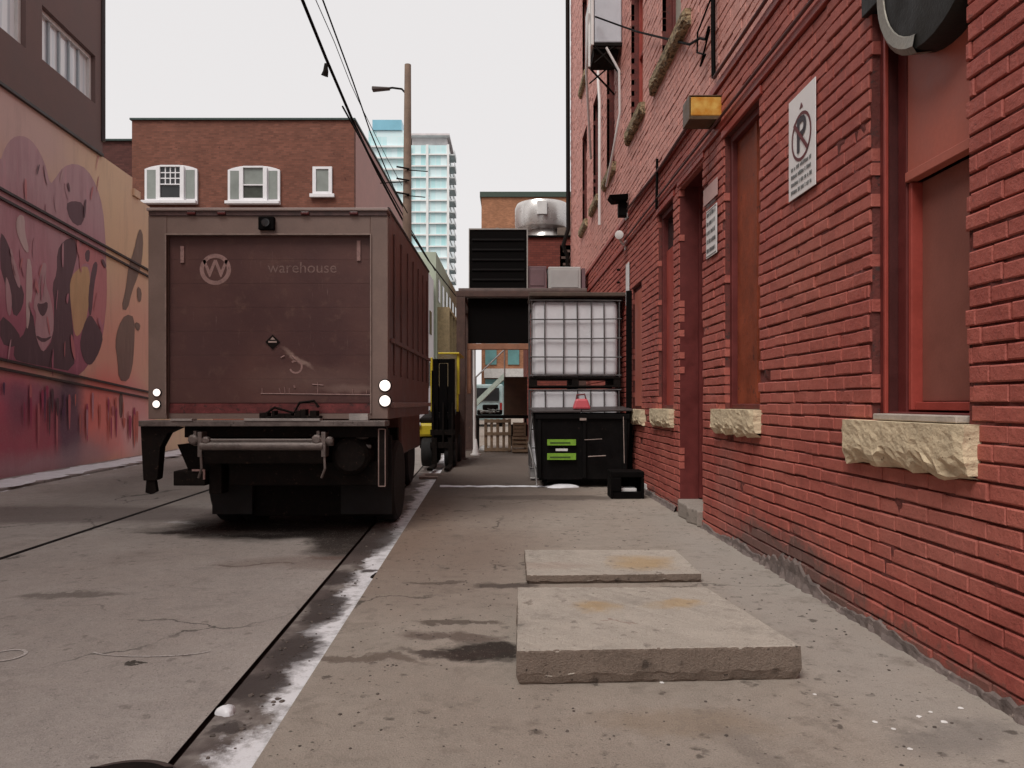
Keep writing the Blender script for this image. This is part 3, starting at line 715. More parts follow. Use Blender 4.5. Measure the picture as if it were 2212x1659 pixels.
# black cable
pts = [at(1286, 36, 12.6), at(1330, 52, 12.2), at(1375, 68, 10.9), at(1450, 82, 9.4), at(1497, 96, 8.1)]
pts = [(min(x, rw(y)-.04), y, z) for x, y, z in pts]+[P(7.62, .06, 5.05), P(7.4, .06, 4.93), P(7.32, .05, 5.02)]
conduit(pts, .014, "cable", "black cable strung from the air conditioner to the vertical conduit", "cable")
conduit([P(7.22, .04, 5.35), P(7.22, .04, 4.9), P(7.2, .04, 4.46)], .022, "conduit", "short vertical black conduit where the loose cable ends", "conduit")
conduit([P(7.3, .04, 5.28), P(7.7, .06, 5.15), P(7.72, .06, 4.95), P(7.45, .05, 4.8), P(7.6, .06, 4.75), P(7.3, .05, 4.98)], .010, "cable", "loose tangled cable loop beside the vertical conduit", "cable")

# ------------------------------------------------------------------ concrete slabs
def slab(f, bk, top, name, label, seed, m):
    """f: front (xl,xr,y), bk: back (xl,xr,y)"""
    rr = random.Random(seed); b = MB(); n = 90
    def edge(p0, p1, nseg): return [(p0[0]+(p1[0]-p0[0])*i/nseg, p0[1]+(p1[1]-p0[1])*i/nseg) for i in range(nseg)]
    loop = edge((f[0], f[2]), (f[1], f[3]), n)+edge((f[1], f[3]), (bk[1], bk[2]), n)+edge((bk[1], bk[2]), (bk[0], bk[2]), n)+edge((bk[0], bk[2]), (f[0], f[2]), n)
    cx = sum(p[0] for p in loop)/len(loop); cy = sum(p[1] for p in loop)/len(loop); K = len(loop)
    rows = [(0.0, .97), (.012, .985), (top*.28, 1.0), (top*.33, 1.004), (top-.012, 1.0), (top-.003, .997), (top, .99)]
    for zi, (z, k) in enumerate(rows):
        for (x, y) in loop:
            nz = mnoise.noise((x*9, y*9, zi*.7+seed)); n2 = mnoise.noise((x*38, y*38, zi*3+seed))
            jit = (.012*nz+.006*n2)*(1 if zi < 4 else .35); q = k+jit
            jz = (.016*mnoise.noise((x*14, y*14, seed))+.006*n2) if zi in (1, 2, 3) else (.004*min(0, n2*2) if zi > 4 else 0)
            b.v.append((cx+(x-cx)*q, cy+(y-cy)*q, z+jz))
    for j in range(len(rows)-1):
        for i in range(K): a0 = j*K+i; a1 = j*K+(i+1) % K; b.f.append((a0, a1, a1+K, a0+K))
    b.f.append(tuple((len(rows)-1)*K+i for i in range(K)))
    o = b.build(name, m); o.data.materials.append(m_slabside)
    for pl_ in o.data.polygons:
        if pl_.normal.z < .5: pl_.material_index = 1
    return tag(o, label, "slab", "concrete slabs on the sidewalk")
def slabmat(nm, st): return concrete(nm, (.40, .355, .31), st, speck=.6, crack=False, rough=.8)
def tp(px, py, z): x, y, _ = gp(px, py, z); return (x, y)
m_slabside = concrete("darker broken slab edge", (.215, .17, .14), speck=.9, crack=False, bstr=1)  # side faces take a darker brown than the top
OR = (.42, .27, .11)
ms1 = slabmat("rust stained slab", [tp(1290, 1310, .163)+(.13, .12, 0, .8, .6, OR), tp(1460, 1305, .163)+(.14, .09, 0, .8, .55, OR), tp(1160, 1300, .16)+(.02, .05, 0, .4, .5, (.1, .07, .05)), tp(1340, 1340, .16)+(.06, .012, 0, .5, .5, (.2, .1, .08))])
ms2 = slabmat("orange stained slab", [tp(1390, 1215, .07)+(.22, .24, 0, .8, .6, OR), tp(1180, 1220, .07)+(.3, .1, 0, .8, .3, (.3, .2, .16))])
slab((.022, 1.355, 3.40, 3.47), (.034, 1.20, 4.57), .163, "concrete_slab", "larger thick concrete slab in front with two rusty stains and a broken front edge", 1, ms1)
slab((.105, 1.37, 5.30, 5.36), (.105, 1.375, 6.22), .066, "concrete_slab", "thinner concrete slab behind with a single orange stain", 2, ms2)

# ------------------------------------------------------------------ left building with mural
mural, t, p = base("mural paint", .6, 0, .3); v = pos(t); uv = flat2(t, v, 'YZ')
base_n = noise(t, v, .5, 4)
c = mixc(t, mapr(t, base_n.outputs[0], .35, .65), (.70, .50, .33), (.64, .40, .32))
w = warp(t, warp(t, uv, .9, .5), 5, .12)
def mu(px, py, rx, ry, rot, soft, al, colr):
    s = ls(px); return (s, lz(px, py), rx*s*s/(7.764*1600), ry*s/1600, rot, soft, al, tuple(min(.8, q*1.85+.01) for q in colr))
items = [
 mu(40, 260, 170, 100, 0, .6, .8, (.34, .24, .23)),
 mu(245, 395, 60, 110, 0, .6, .8, (.45, .31, .20)),
 mu(290, 560, 60, 90, 0, .6, .7, (.44, .28, .17)),
 mu(290, 740, 60, 120, 0, .5, .8, (.42, .20, .155)),
 mu(240, 770, 40, 90, 0, .5, .8, (.40, .17, .13)),
 mu(50, 940, 190, 125, 0, .2, .95, (.21, .035, .06)),
 mu(30, 840, 60, 60, 0, .5, .7, (.30, .05, .09)),
 mu(120, 850, 120, 26, 0, .4, .6, (.17, .07, .10)),
 mu(245, 900, 85, 95, 0, .3, .95, (.42, .11, .095)),
 mu(290, 910, 40, 80, 0, .4, .8, (.40, .19, .19)),
 mu(150, 910, 30, 125, 0, .35, .9, (.055, .03, .05)),
 mu(40, 880, 26, 50, 0, .5, .6, (.08, .03, .05)),
 mu(90, 1005, 140, 26, 0, .6, .7, (.20, .13, .14)),
 mu(200, 970, 40, 30, 0, .6, .5, (.16, .12, .13)),
 mu(310, 950, 30, 40, 0, .6, .6, (.33, .25, .23)),
]
c = blobs(t, w, c, items)
stre = nd(t, "ShaderNodeMapping"); stre.inputs['Scale'].default_value = (4, 4, .55); t.links.new(v, stre.inputs[0])
c = mixc(t, mapr(t, noise(t, stre.outputs[0], 1, 6, .7).outputs[0], .52, .75, 0, .22), c, (.16, .08, .09))
c = mixc(t, mapr(t, noise(t, v, 26, 6, .75).outputs[0], .5, .75, 0, .25), c, (.5, .36, .32))
t.links.new(c, p.inputs['Base Color']); bump(t, p, noise(t, v, 40, 3).outputs[0], .2, .01)
MT = 6.76
def fresco(name, ca, cb, cc=None, streak=.3):
    # brushed wall paint: three tones laid down the wall, with vertical brush marks
    m, t, p = base(name, .6, 0, .3); v = pos(t); s_ = nd(t, "ShaderNodeSeparateXYZ"); t.links.new(v, s_.inputs[0])
    n = noise(t, v, .8, 5, .6); ad = nd(t, "ShaderNodeMath", operation='MULTIPLY_ADD'); t.links.new(n.outputs[0], ad.inputs[0]); ad.inputs[1].default_value = 2.2; t.links.new(s_.outputs[2], ad.inputs[2])
    f = mapr(t, ad.outputs[0], 3.6, 6.6); c = mixc(t, f, cb, ca)
    if cc: c = mixc(t, mapr(t, ad.outputs[0], 2.6, 4.2, 1, 0), c, cc)
    mp = nd(t, "ShaderNodeMapping"); mp.inputs['Scale'].default_value = (3, 3, .5); t.links.new(v, mp.inputs[0])
    c = mixc(t, mapr(t, noise(t, mp.outputs[0], 1.6, 6, .7).outputs[0], .45, .7, 0, streak), c, sc_(cb, .45))
    c = mixc(t, mapr(t, noise(t, mp.outputs[0], 2.3, 6, .7).outputs[0], .55, .75, 0, streak), c, tuple(min(.8, q*1.6+.04) for q in cb))
    t.links.new(c, p.inputs['Base Color']); bump(t, p, noise(t, v, 40, 3).outputs[0], .2, .01); return m
lb = thing("mural_building", Q(10, 0, ROAD), "tall building on the left with a pink and ochre abstract mural", "building")
b = MB(); b.box(-8, 17.95, -.5, 0, ROAD-.1, MT, Q); b.box(17.95, 24, -.5, -.003, ROAD-.1, 6.32, Q); b.box(17.955, 18.3, -.5, .05, 6.33, 6.5, Q); b.build("mural_wall", mural, lb)
PAINT = [fresco("mauve wall paint", (.52, .33, .36), (.50, .17, .225), (.26, .07, .12)), fresco("plum wall paint", (.16, .09, .11), (.13, .07, .085), (.10, .05, .065)),
 fresco("ochre wall paint", (.62, .40, .22), (.62, .38, .21), (.60, .30, .20)), fresco("pale pink wall paint", (.56, .37, .38), (.52, .31, .34), (.48, .22, .26)),
 fresco("chalky wall paint", (.62, .47, .46), (.60, .44, .43)), fresco("brown wall paint", (.24, .16, .13), (.23, .145, .12), (.20, .11, .10)), fresco("rose wall paint", (.58, .24, .25), (.55, .20, .22), (.50, .14, .16))]
FIG = [
 (0, [(-260,300),(-140,240),(-30,300),(0,330),(20,270),(50,230),(90,220),(130,240),(165,290),(190,350),(207,425),(230,395),(260,350),(310,335),(360,360),(400,430),(425,520),(435,640),(440,760),(440,900),(432,1000),(418,1080),(400,1120),(330,1215),(300,1205),(150,1175),(0,1140),(-260,1090)]),
 (1, [(-200,520),(-120,560),(-60,700),(-40,900),(-60,1120),(-200,1100)]), (3, [(-110,640),(-80,650),(-70,800),(-95,900),(-115,780)]),
 (1, [(235,700),(262,655),(305,640),(322,700),(303,780),(286,850),(295,960),(305,1060),(307,1198),(200,1178),(100,1160),(55,1145),(60,1080),(108,1030),(128,900),(150,1060),(178,1122),(220,1060),(224,920),(215,840),(235,790)]),
 (1, [(0,620),(20,640),(45,700),(60,800),(100,860),(95,930),(60,980),(40,900),(10,800),(0,760)]), (1, [(0,960),(50,1000),(90,1060),(60,1100),(0,1080)]),
 (1, [(270,505),(300,490),(345,500),(350,560),(330,600),(290,575)]),
 (6, [(320,700),(345,660),(400,690),(440,740),(442,900),(430,1000),(405,1010),(390,1000),(372,960),(368,860),(375,760),(350,745),(330,770)]),
 (2, [(286,850),(296,800),(320,775),(345,760),(368,768),(372,850),(366,920),(352,1000),(322,1055),(306,1040),(296,960)]),
 (1, [(364,870),(380,760),(396,738),(404,760),(388,840),(378,962),(366,965)]), (1, [(350,700),(372,690),(368,745),(352,740)]),
 (1, [(328,1090),(338,1030),(352,985),(372,958),(400,1000),(427,1050),(412,1110),(384,1163),(364,1170),(345,1150)]),
 (3, [(160,830),(172,750),(188,745),(192,770),(186,830),(210,900),(222,980),(218,1045),(196,1090),(175,1120),(152,1070),(143,1020),(150,960),(134,925)]),
 (1, [(150,912),(172,918),(196,905),(196,940),(178,972),(160,955)]), (1, [(148,1045),(180,1062),(215,1048),(205,1062),(178,1078),(152,1062)]), (3, [(20,800),(34,820),(50,900),(40,980),(24,930)]), (3, [(40,700),(55,720),(85,830),(78,860),(52,790)]),
 (4, [(107,728),(128,735),(134,850),(128,910),(116,1020),(106,1015)]), (4, [(66,565),(84,545),(101,560),(101,620),(120,700),(106,706),(80,655),(66,612)]),
 (5, [(565,640),(578,600),(592,640),(586,740),(570,800),(545,862),(525,945),(500,937),(520,850),(530,760),(555,690)]),
 (5, [(518,958),(557,972),(553,1100),(546,1180),(528,1238),(490,1232),(485,1150),(474,1080),(488,1010)]), (5, [(490,1285),(508,1290),(506,1380),(493,1392)]), (5, [(566,840),(585,862),(581,912),(566,902)]), (5, [(556,990),(580,1000),(574,1030),(558,1020)]),
]
rk = random.Random(12)                       # brush strokes and drips in the same paints
for _ in range(46):
    zx = rk.uniform(-60, 430); zy = rk.uniform(300, 1130); L_ = rk.uniform(30, 120); w_ = rk.uniform(3, 8); d_ = rk.uniform(-14, 14)
    FIG.append((rk.choice((0, 0, 3, 6, 6, 1)), [(zx, zy), (zx+w_, zy-L_*.1), (zx+w_+d_, zy+L_*.5), (zx+w_*.6+d_*1.5, zy+L_), (zx+d_*1.2, zy+L_*.9), (zx-w_*.4+d_*.6, zy+L_*.5)]))
for _ in range(40):
    zx = rk.uniform(0, 590); zy = rk.uniform(1210, 1330)+zx*.14; L_ = rk.uniform(40, 200); w_ = rk.uniform(4, 14)
    FIG.append((rk.choice((6, 6, 7, 7, 8, 8, 1)) if zx < 300 else rk.choice((9, 9, 6, 7, 3)), [(zx, zy), (zx+w_, zy), (zx+w_*.9, zy+L_*.6), (zx+w_*.6, zy+L_), (zx+w_*.3, zy+L_*.8)]))
PAINT += [fresco("magenta wall paint", (.42, .07, .14), (.36, .05, .11)), fresco("deep violet wall paint", (.14, .05, .12), (.11, .04, .09)), fresco("coral wall paint", (.62, .19, .15), (.56, .15, .12))]
me_b = MB(); mats_i = []
for k_, (mi, pl_) in enumerate(FIG):
    q_l = []; n_ = len(pl_)
    for i_ in range(n_):                      # rounded outline (one Chaikin pass)
        (xa_, ya_), (xb_, yb_) = pl_[i_], pl_[(i_+1) % n_]
        for f_ in (.25, .75): q_l.append((.5229*(xa_+(xb_-xa_)*f_), 177+.5229*(ya_+(yb_-ya_)*f_)))
    me_b.poly([Q(ls(a_), .0012+.0003*k_, min(lz(a_, b_), MT-.05)) for a_, b_ in q_l]); mats_i.append(mi)
mo = me_b.build("painted_figures", PAINT[0], lb)
for q_ in PAINT[1:]: mo.data.materials.append(q_)
for pi_, q_ in zip(mo.data.polygons, mats_i): pi_.material_index = q_
m_umb = M("brown stucco", (.19, .128, .12), .85, .12, 1.2, .3, 50)
wins = [(9.6, 13.42, 7.72, 9.6), (13.95, 16.03, 7.77, 8.80)]
b = MB(); S0, S1, Z0, Z1 = -8, 16.36, MT+.005, 15.0
ss = sorted({S0, S1} | {q for w_ in wins for q in w_[:2]}); zs = sorted({Z0, Z1} | {q for w_ in wins for q in w_[2:]})
for i in range(len(ss)-1):
    for j in range(len(zs)-1):
        a, d = (ss[i]+ss[i+1])/2, (zs[j]+zs[j+1])/2
        if any(w_[0] < a < w_[1] and w_[2] < d < w_[3] for w_ in wins): continue
        b.poly([Q(ss[i], .03, zs[j]), Q(ss[i+1], .03, zs[j]), Q(ss[i+1], .03, zs[j+1]), Q(ss[i], .03, zs[j+1])])
for (a, d, e, f) in wins:
    for (k0, k1) in (((a, e), (a, f)), ((d, e), (d, f)), ((a, f), (d, f)), ((a, e), (d, e))):
        b.poly([Q(k0[0], .03, k0[1]), Q(k1[0], .03, k1[1]), Q(k1[0], -.35, k1[1]), Q(k0[0], -.35, k0[1])])
b.poly([Q(S1, .03, Z0), Q(S1, -8, Z0), Q(S1, -8, Z1), Q(S1, .03, Z1)]); b.poly([Q(S0, .03, Z1), Q(S1, .03, Z1), Q(S1, -8, Z1), Q(S0, -8, Z1)])
b.poly([Q(S0, .03, Z0), Q(S1, .03, Z0), Q(S1, -.3, Z0), Q(S0, -.3, Z0)])
b.build("upper_wall", m_umb, lb)
b = MB(); b.box(S0, S1, 0, .06, MT-.03, MT+.03, Q); b.build("ledge", M("dark metal trim", (.04, .03, .03), .5, .2), lb, bevel=.006)
b = MB(); b.tube([Q(S1-.02, .05, Z0+.3), Q(S1-.02, .05, 15)], .05, 8); b.build("corner_bead", MC["dark metal trim"], lb)
m_lg, t, p = base("painted sky glass", .08, 0, .6); v = pos(t); wv = nd(t, "ShaderNodeTexWave", bands_direction='Y'); wv.inputs['Scale'].default_value = 1.3; wv.inputs['Distortion'].default_value = .8  # sky's reflection painted as pale bands in the base colour
t.links.new(v, wv.inputs['Vector']); t.links.new(mixc(t, mapr(t, wv.outputs[1], .6, .9, 0, .5), (.86, .90, .93), (.52, .62, .70)), p.inputs['Base Color'])
for (a, d, e, f) in wins:
    b = MB()
    for (q0, q1, r0, r1) in ((a+.003, a+.09, e+.003, f-.003), (d-.09, d-.003, e+.003, f-.003), (a+.09, d-.09, f-.09, f-.003), (a+.09, d-.09, e+.003, e+.06)): b.box(q0, q1, -.17, -.06, r0, r1, Q)
    w = b.build("window", m_white, lb, bevel=.006)
    n_ = 5 if d-a < 2.5 else 7
    b = MB()
    for i in range(1, n_): q = a+.09+(d-a-.18)*i/n_; b.box(q-.03, q+.03, -.125, -.09, e+.06, f-.09, Q)
    b.build("mullion", M("pale blue grey frame", (.40, .46, .50), .5, .1), w)
    b = MB(); b.box(a+.09, d-.09, -.14, -.13, e+.06, f-.09, Q); b.build("pane", m_lg, w)
m_rail = M("dark rail paint", (.035, .02, .022), .5, .3)
def rail(p0, p1, name, label):
    b = MB()
    for dz in (0, -.16):
        pts = []
        for (s, z) in (p0, p1):
            pts.append((s, z+dz))
        (s0, z0), (s1, z1) = pts
        b.hexa([Q(s0, 0, z0-.022), Q(s0, .045, z0-.022), Q(s1, .045, z1-.022), Q(s1, 0, z1-.022), Q(s0, 0, z0+.022), Q(s0, .045, z0+.022), Q(s1, .045, z1+.022), Q(s1, 0, z1+.022)])
    o = b.build(name, m_rail); return tag(o, label, "rail", "double rails across the mural")
def ext_line(p0, p1, s0, s1):
    k = (p1[1]-p0[1])/(p1[0]-p0[0]); return (s0, p0[1]+k*(s0-p0[0])), (s1, p0[1]+k*(s1-p0[0]))
u0, u1 = ext_line((ls(0), lz(0, 408)), (ls(320), lz(320, 584)), 4, 19.5); rail(u0, u1, "wall_rail", "upper pair of dark rails running across the mural wall")
u0, u1 = ext_line((ls(0), lz(0, 776)), (ls(320), lz(320, 847)), 4, 19.5); rail(u0, u1, "wall_rail", "lower pair of dark rails sloping across the mural wall")

# ------------------------------------------------------------------ box truck
TY = 7.43; K = TY/1600
def tx(px): return (px-1106)*K
def tz(py): return EYE+(870-py)*K
truck = thing("box_truck", (tx(579), TY, ROAD), "brown box truck parked in the alley with its tail lift folded under", "truck")
m_box = M("faded brown truck paint", (.20, .138, .118), .5, .18, 2.2, .08, 60, fleck=(.26, .20, .18), fl=.7)
m_side = M("maroon truck side", (.16, .075, .062), .42, .35, 1.6, .1, 40, fleck=(.05, .02, .02), fl=.62)
m_door, t, p = base("worn maroon shutter", .5, 0, .4); v = pos(t)
c = mixc(t, mapr(t, noise(t, v, 1.3, 6, .6).outputs[0], .35, .65), (.066, .024, .023), (.105, .044, .037))
c = mixc(t, mapr(t, noise(t, v, 6, 8, .75).outputs[0], .55, .7, 0, .45), c, (.17, .095, .07))
c = mixc(t, mapr(t, noise(t, v, 23, 8, .8).outputs[0], .62, .68, 0, .5), c, (.04, .018, .016))
w = warp(t, warp(t, flat2(t, v, 'XZ'), 6, .12), 40, .03)
def tb(px, py, rx, ry, rot, soft, al, colr): return (tx(px), tz(py), rx*K, ry*K, rot, soft, al, colr)
c = blobs(t, w, c, [tb(690, 820, 110, 22, 0, .8, .5, (.17, .10, .085)), tb(640, 775, 34, 5, -35, .5, .8, (.3, .2, .17)), tb(760, 840, 60, 8, 0, .5, .6, (.22, .14, .12)),
                    tb(600, 860, 60, 10, 0, .8, .4, (.16, .07, .06)), tb(420, 750, 60, 90, 0, .9, .35, (.10, .05, .05))])
scr = nd(t, "ShaderNodeMapping"); scr.inputs['Scale'].default_value = (40, 40, 4); t.links.new(v, scr.inputs[0])
c = mixc(t, mapr(t, noise(t, scr.outputs[0], 1, 6, .7).outputs[0], .64, .7, 0, .35), c, (.25, .17, .15))
t.links.new(c, p.inputs['Base Color']); bump(t, p, noise(t, v, 30, 3).outputs[0], .15, .01)
XL, XR = tx(320), tx(838); ZT = tz(450); ZF = tz(905); YB = 11.05
b = MB()
b.box(XL+.03, XR-.03, TY+.12, YB, ZT-.05, ZT-.005)          # roof
b.box(XL+.03, XR-.03, TY+.05, YB, ZF, ZF+.06)                # floor
b.box(XL+.03, XR-.03, YB-.04, YB, ZF+.06, ZT-.05)            # front bulkhead
b.build("cargo_box", m_box, truck)
for (xa, xb, nm) in ((XL+.0, XL+.03, 0), (XR-.03, XR, 1)):
    b = MB(); b.box(xa, xb, TY+.12, YB, ZF+.0, ZT-.0)
    b.build("side_panel", m_side, truck)
b = MB()                                                     # ribs, rub rails and patches on the right side
for k in range(7): y = TY+.35+k*.5; b.box(XR+.001, XR+.016, y, y+.06, ZF+.45, ZT-.18)
b.box(XR+.001, XR+.035, TY+.14, YB-.02, tz(738), tz(738)+.045); b.build("side_rib", M("dusty maroon rib", (.17, .085, .075), .5, .4, 3, .1), truck, bevel=.004)
b = MB(); b.box(XR+.001, XR+.04, TY+.14, YB-.02, ZF+.11, ZF+.165); b.box(XL-.04, XL-.001, TY+.14, YB-.02, ZF+.11, ZF+.165); b.build("rub_rail", M("dull pink rail", (.30, .19, .17), .5, .3), truck, bevel=.006)
for q in (XR-.005, XL+.005):
    b = MB(); b.tube([(q, TY+.05, ZT+.005), (q, YB, ZT+.005)], .022, 8); b.build("roof_rail", M("dark roof rail", (.04, .025, .025), .5), truck)
# rear frame
DL, DR, DT, DB = tx(360), tx(800), tz(508), tz(893)
b = MB()
b.box(XL, DL, TY, TY+.12, ZF, ZT-.075); b.box(DR, XR, TY, TY+.12, ZF, ZT-.075); b.box(DL, DR, TY+.002, TY+.12, DT, ZT-.075)
fr = b.build("rear_frame", m_box, truck, bevel=.006)
b = MB(); b.box(XL-.005, XR+.005, TY-.03, TY+.14, ZT-.03, ZT); b.build("roof_lip", M("pale roof lip", (.32, .25, .23), .5, .2), truck, bevel=.006)
b = MB(); b.box(XL+.01, XR-.01, TY-.012, TY+.12, ZT-.074, ZT-.031); b.build("header_strip", M("dark header strip", (.09, .05, .048), .5, .4, 14), truck)
for px in (415, 480, 660, 765): 
    b = MB(); b.box(tx(px-9), tx(px+9), TY-.03, TY-.011, ZT-.068, ZT-.040); b.build("marker_light", M("dark red lens", (.09, .012, .012), .3), truck, bevel=.005)
b = MB(); b.box(DL-.012, DL, TY-.015, TY+.02, DB, DT+.012); b.box(DR, DR+.012, TY-.015, TY+.02, DB, DT+.012); b.box(DL, DR, TY-.014, TY+.02, DT, DT+.016)
b.build("door_surround", M("worn edge paint", (.26, .19, .165), .5, .3, 12), truck)
# shutter door: horizontal sections
b = MB(); n = 7; hh = (DT-DB-.1)/n
for i in range(n):
    b.box(DL+.006, DR-.006, TY+.05, TY+.09, DB+.105+i*hh+.0004, DB+.105+(i+1)*hh-.0004)
dr_ = b.build("roll_up_door", m_door, truck, bevel=.0012, seg=1)
b = MB(); b.box(DL+.006, DR-.006, TY+.048, TY+.09, DB, DB+.1); b.build("door_foot", M("dirty red strip", (.16, .035, .035), .5, .5, 9, fleck=(.05, .02, .02), fl=.55), dr_)
# emblem, lettering and graffiti on the door
m_mark = M("worn pink lettering", (.30, .18, .165), .6, .25, 20, .1, fleck=(.10, .05, .05), fl=.56)
m_mark2 = M("ghost lettering", (.21, .13, .115), .6, .25, 30, .1, fleck=(.08, .04, .04), fl=.52)
YN = TY+.048
def fring(cx, cz, r0, r1, m, name, par, a0=0, a1=360, y=YN):
    b = MB(); n = 40
    for i in range(n):
        a, c_ = R(a0+(a1-a0)*i/n), R(a0+(a1-a0)*(i+1)/n)
        b.poly([(cx+r1*math.cos(a), y, cz+r1*math.sin(a)), (cx+r1*math.cos(c_), y, cz+r1*math.sin(c_)), (cx+r0*math.cos(c_), y, cz+r0*math.sin(c_)), (cx+r0*math.cos(a), y, cz+r0*math.sin(a))])
    return b.build(name, m, par)
fring(tx(461), tz(580), 25*K, 34*K, m_mark, "emblem_ring", dr_)
text("W", 52*K, (tx(461), YN, tz(580)), (1, 0, 0), (0, 0, 1), m_mark, dr_, "emblem_letter", .0, bold=.004)
text("warehouse", 34*K, (tx(650), YN, tz(577)), (1, 0, 0), (0, 0, 1), m_mark2, dr_, "lettering", .0)
for px, a_, c_ in ((390, 530, 566), (773, 518, 562)):
    b = MB(); b.box(tx(px-4), tx(px+4), YN-.012, YN, tz(c_), tz(a_)); b.build("reflector", m_mark, dr_)
fring(tx(636), tz(792), 11*K, 15*K, m_mark, "graffiti", dr_, -160, 130)
b = MB()
for (a_, c_, w_) in (((560, 850), (815, 853), 1.3), ((563, 838), (563, 850), 1.2), ((600, 838), (603, 850), 1), ((612, 836), (613, 850), 1.2), ((622, 838), (622, 850), 1), ((632, 832), (634, 838), 2), ((684, 825), (684, 850), 1.2), ((672, 830), (696, 832), 1.3), ((760, 840), (760, 850), 1), ((790, 842), (790, 850), 1.2), ((604, 772), (612, 768), 2), ((638, 778), (628, 768), 1.6)):
    p0 = Vector((tx(a_[0]), YN-.001, tz(a_[1]))); p1 = Vector((tx(c_[0]), YN-.001, tz(c_[1]))); b.tube([p0, p1], w_*K*.9, 5)
b.build("graffiti", m_mark, dr_)
cx, cz = tx(586), tz(738)
b = MB(); r = 16*K; b.ext([(cx-r, YN-.008, cz), (cx, YN-.008, cz-r), (cx+r, YN-.008, cz), (cx, YN-.008, cz+r)], (0, .007, 0)); pl = b.build("placard", m_blackm, dr_)
b = MB(); b.box(cx-9*K, cx+9*K, YN-.011, YN-.0085, cz-1.5*K, cz+2*K); b.poly([(cx-5*K, YN-.0095, cz+5*K), (cx+6*K, YN-.0095, cz+5*K), (cx, YN-.0095, cz+11*K)]); b.build("marking", M("pale placard print", (.40, .30, .27), .5), pl)
b = MB(); b.box(tx(561), tx(595), TY-.05, TY+.001, tz(498), tz(470)); hd = b.build("camera_housing", m_black, truck, bevel=.008)
b = MB(); b.lathe((tx(578), TY-.051, tz(484)), (0, -1, 0), [(0, .045), (.02, .04), (.021, .03)], 16); b.build("lens", m_dglass, hd)
# tail lights
m_tl = emis("lit tail light lens", (1.0, .86, .80), 1.0)
for (px, py, r) in ((340, 848, 8), (339, 873, 8), (832, 833, 12), (832, 866, 12)):
    b = MB(); b.lathe((tx(px), TY-.001, tz(py)), (0, -1, 0), [(0, r*K*1.2), (.012, r*K*1.18), (.014, r*K)], 20); q = b.build("tail_light", m_black, truck)
    b = MB(); b.lathe((tx(px), TY-.014, tz(py)), (0, -1, 0), [(0, r*K), (.01, r*K*.9), (.016, r*K*.5)], 20); b.build("lens", m_tl, q, smooth=True)
# tail lift
m_lift = M("worn steel platform", (.16, .13, .12), .5, .35, 9, .3, 40, metal=.3, fleck=(.04, .03, .028), fl=.6)
b = MB(); b.box(tx(316), tx(838), TY-.16, TY+.1, tz(920), tz(908)); lf = b.build("lift_platform", m_lift, truck, bevel=.006)
b = MB(); b.box(tx(540), tx(700), TY-.17, TY-.05, tz(908), tz(903)); b.box(tx(385), tx(430), TY-.17, TY-.05, tz(908), tz(904)); b.box(tx(760), tx(800), TY-.13, TY-.05, tz(907), tz(893)); b.build("platform_plate", M("bright steel edge", (.42, .38, .36), .4, .3, metal=.5), lf)
b = MB()   # tangled straps and latch gear on the deck
rr = random.Random(3)
x = tx(570)
while x < tx(690):
    w_ = rr.uniform(.03, .08); b.box(x, x+w_, TY-.14, TY-.02, tz(904)+.0, tz(904)+rr.uniform(.02, .09)*(1 if x < tx(650) else 1.3)); x += w_*.8
b.tube([(tx(575), TY-.1, tz(898)), (tx(600), TY-.1, tz(880)), (tx(640), TY-.08, tz(892)), (tx(652), TY-.08, tz(870)), (tx(682), TY-.06, tz(866)), (tx(692), TY-.06, tz(880))], .014, 6); b.build("latch_gear", m_blackm, lf, bevel=.008)
def bracket(poly, d=.12, y=TY-.10, name="lift_bracket", m=m_blackm):
    b = MB(); b.ext([(tx(px), y, tz(py)) for px, py in poly], (0, d, 0)); return b.build(name, m, truck, bevel=.004)
bracket([(314, 920), (362, 920), (400, 922), (372, 935), (356, 965), (350, 1032), (344, 1036), (320, 1036), (318, 1000)])
bracket([(324, 1036), (342, 1036), (346, 1060), (334, 1066), (322, 1062)], .06, TY-.08, "lift_foot")
bracket([(820, 920), (838, 920), (838, 1040), (834, 1052), (820, 1052)], .12)
b = MB(); q = [(822, 926), (836, 926), (836, 1048), (822, 1048)]
for i in range(4): p0, p1 = q[i], q[(i+1) % 4]; b.tube([(tx(p0[0]), TY-.105, tz(p0[1])), (tx(p1[0]), TY-.105, tz(p1[1]))], .006, 5)
b.build("bracket_edge", M("chipped edge", (.28, .2, .18), .5), truck)
b = MB(); b.box(tx(400), tx(830), TY-.02, TY+.18, tz(945), tz(921)); b.build("rear_beam", m_blackm, truck, bevel=.006)
b = MB(); b.tube([(tx(445), TY-.12, tz(962)), (tx(705), TY-.12, tz(962))], .045, 12); b.tube([(tx(460), TY-.1, tz(950)), (tx(700), TY-.1, tz(950))], .018, 10); b.build("torsion_bar", m_lift, truck, smooth=True)
b = MB(); b.hexa([(tx(450), TY-.10, tz(1000)), (tx(705), TY-.10, tz(1000)), (tx(705), TY+.05, tz(1000)), (tx(450), TY+.05, tz(1000)), (tx(450), TY-.14, tz(972)), (tx(705), TY-.14, tz(972)), (tx(705), TY+.05, tz(972)), (tx(450), TY+.05, tz(972))]); b.build("folded_flap", m_blackm, truck, bevel=.006)
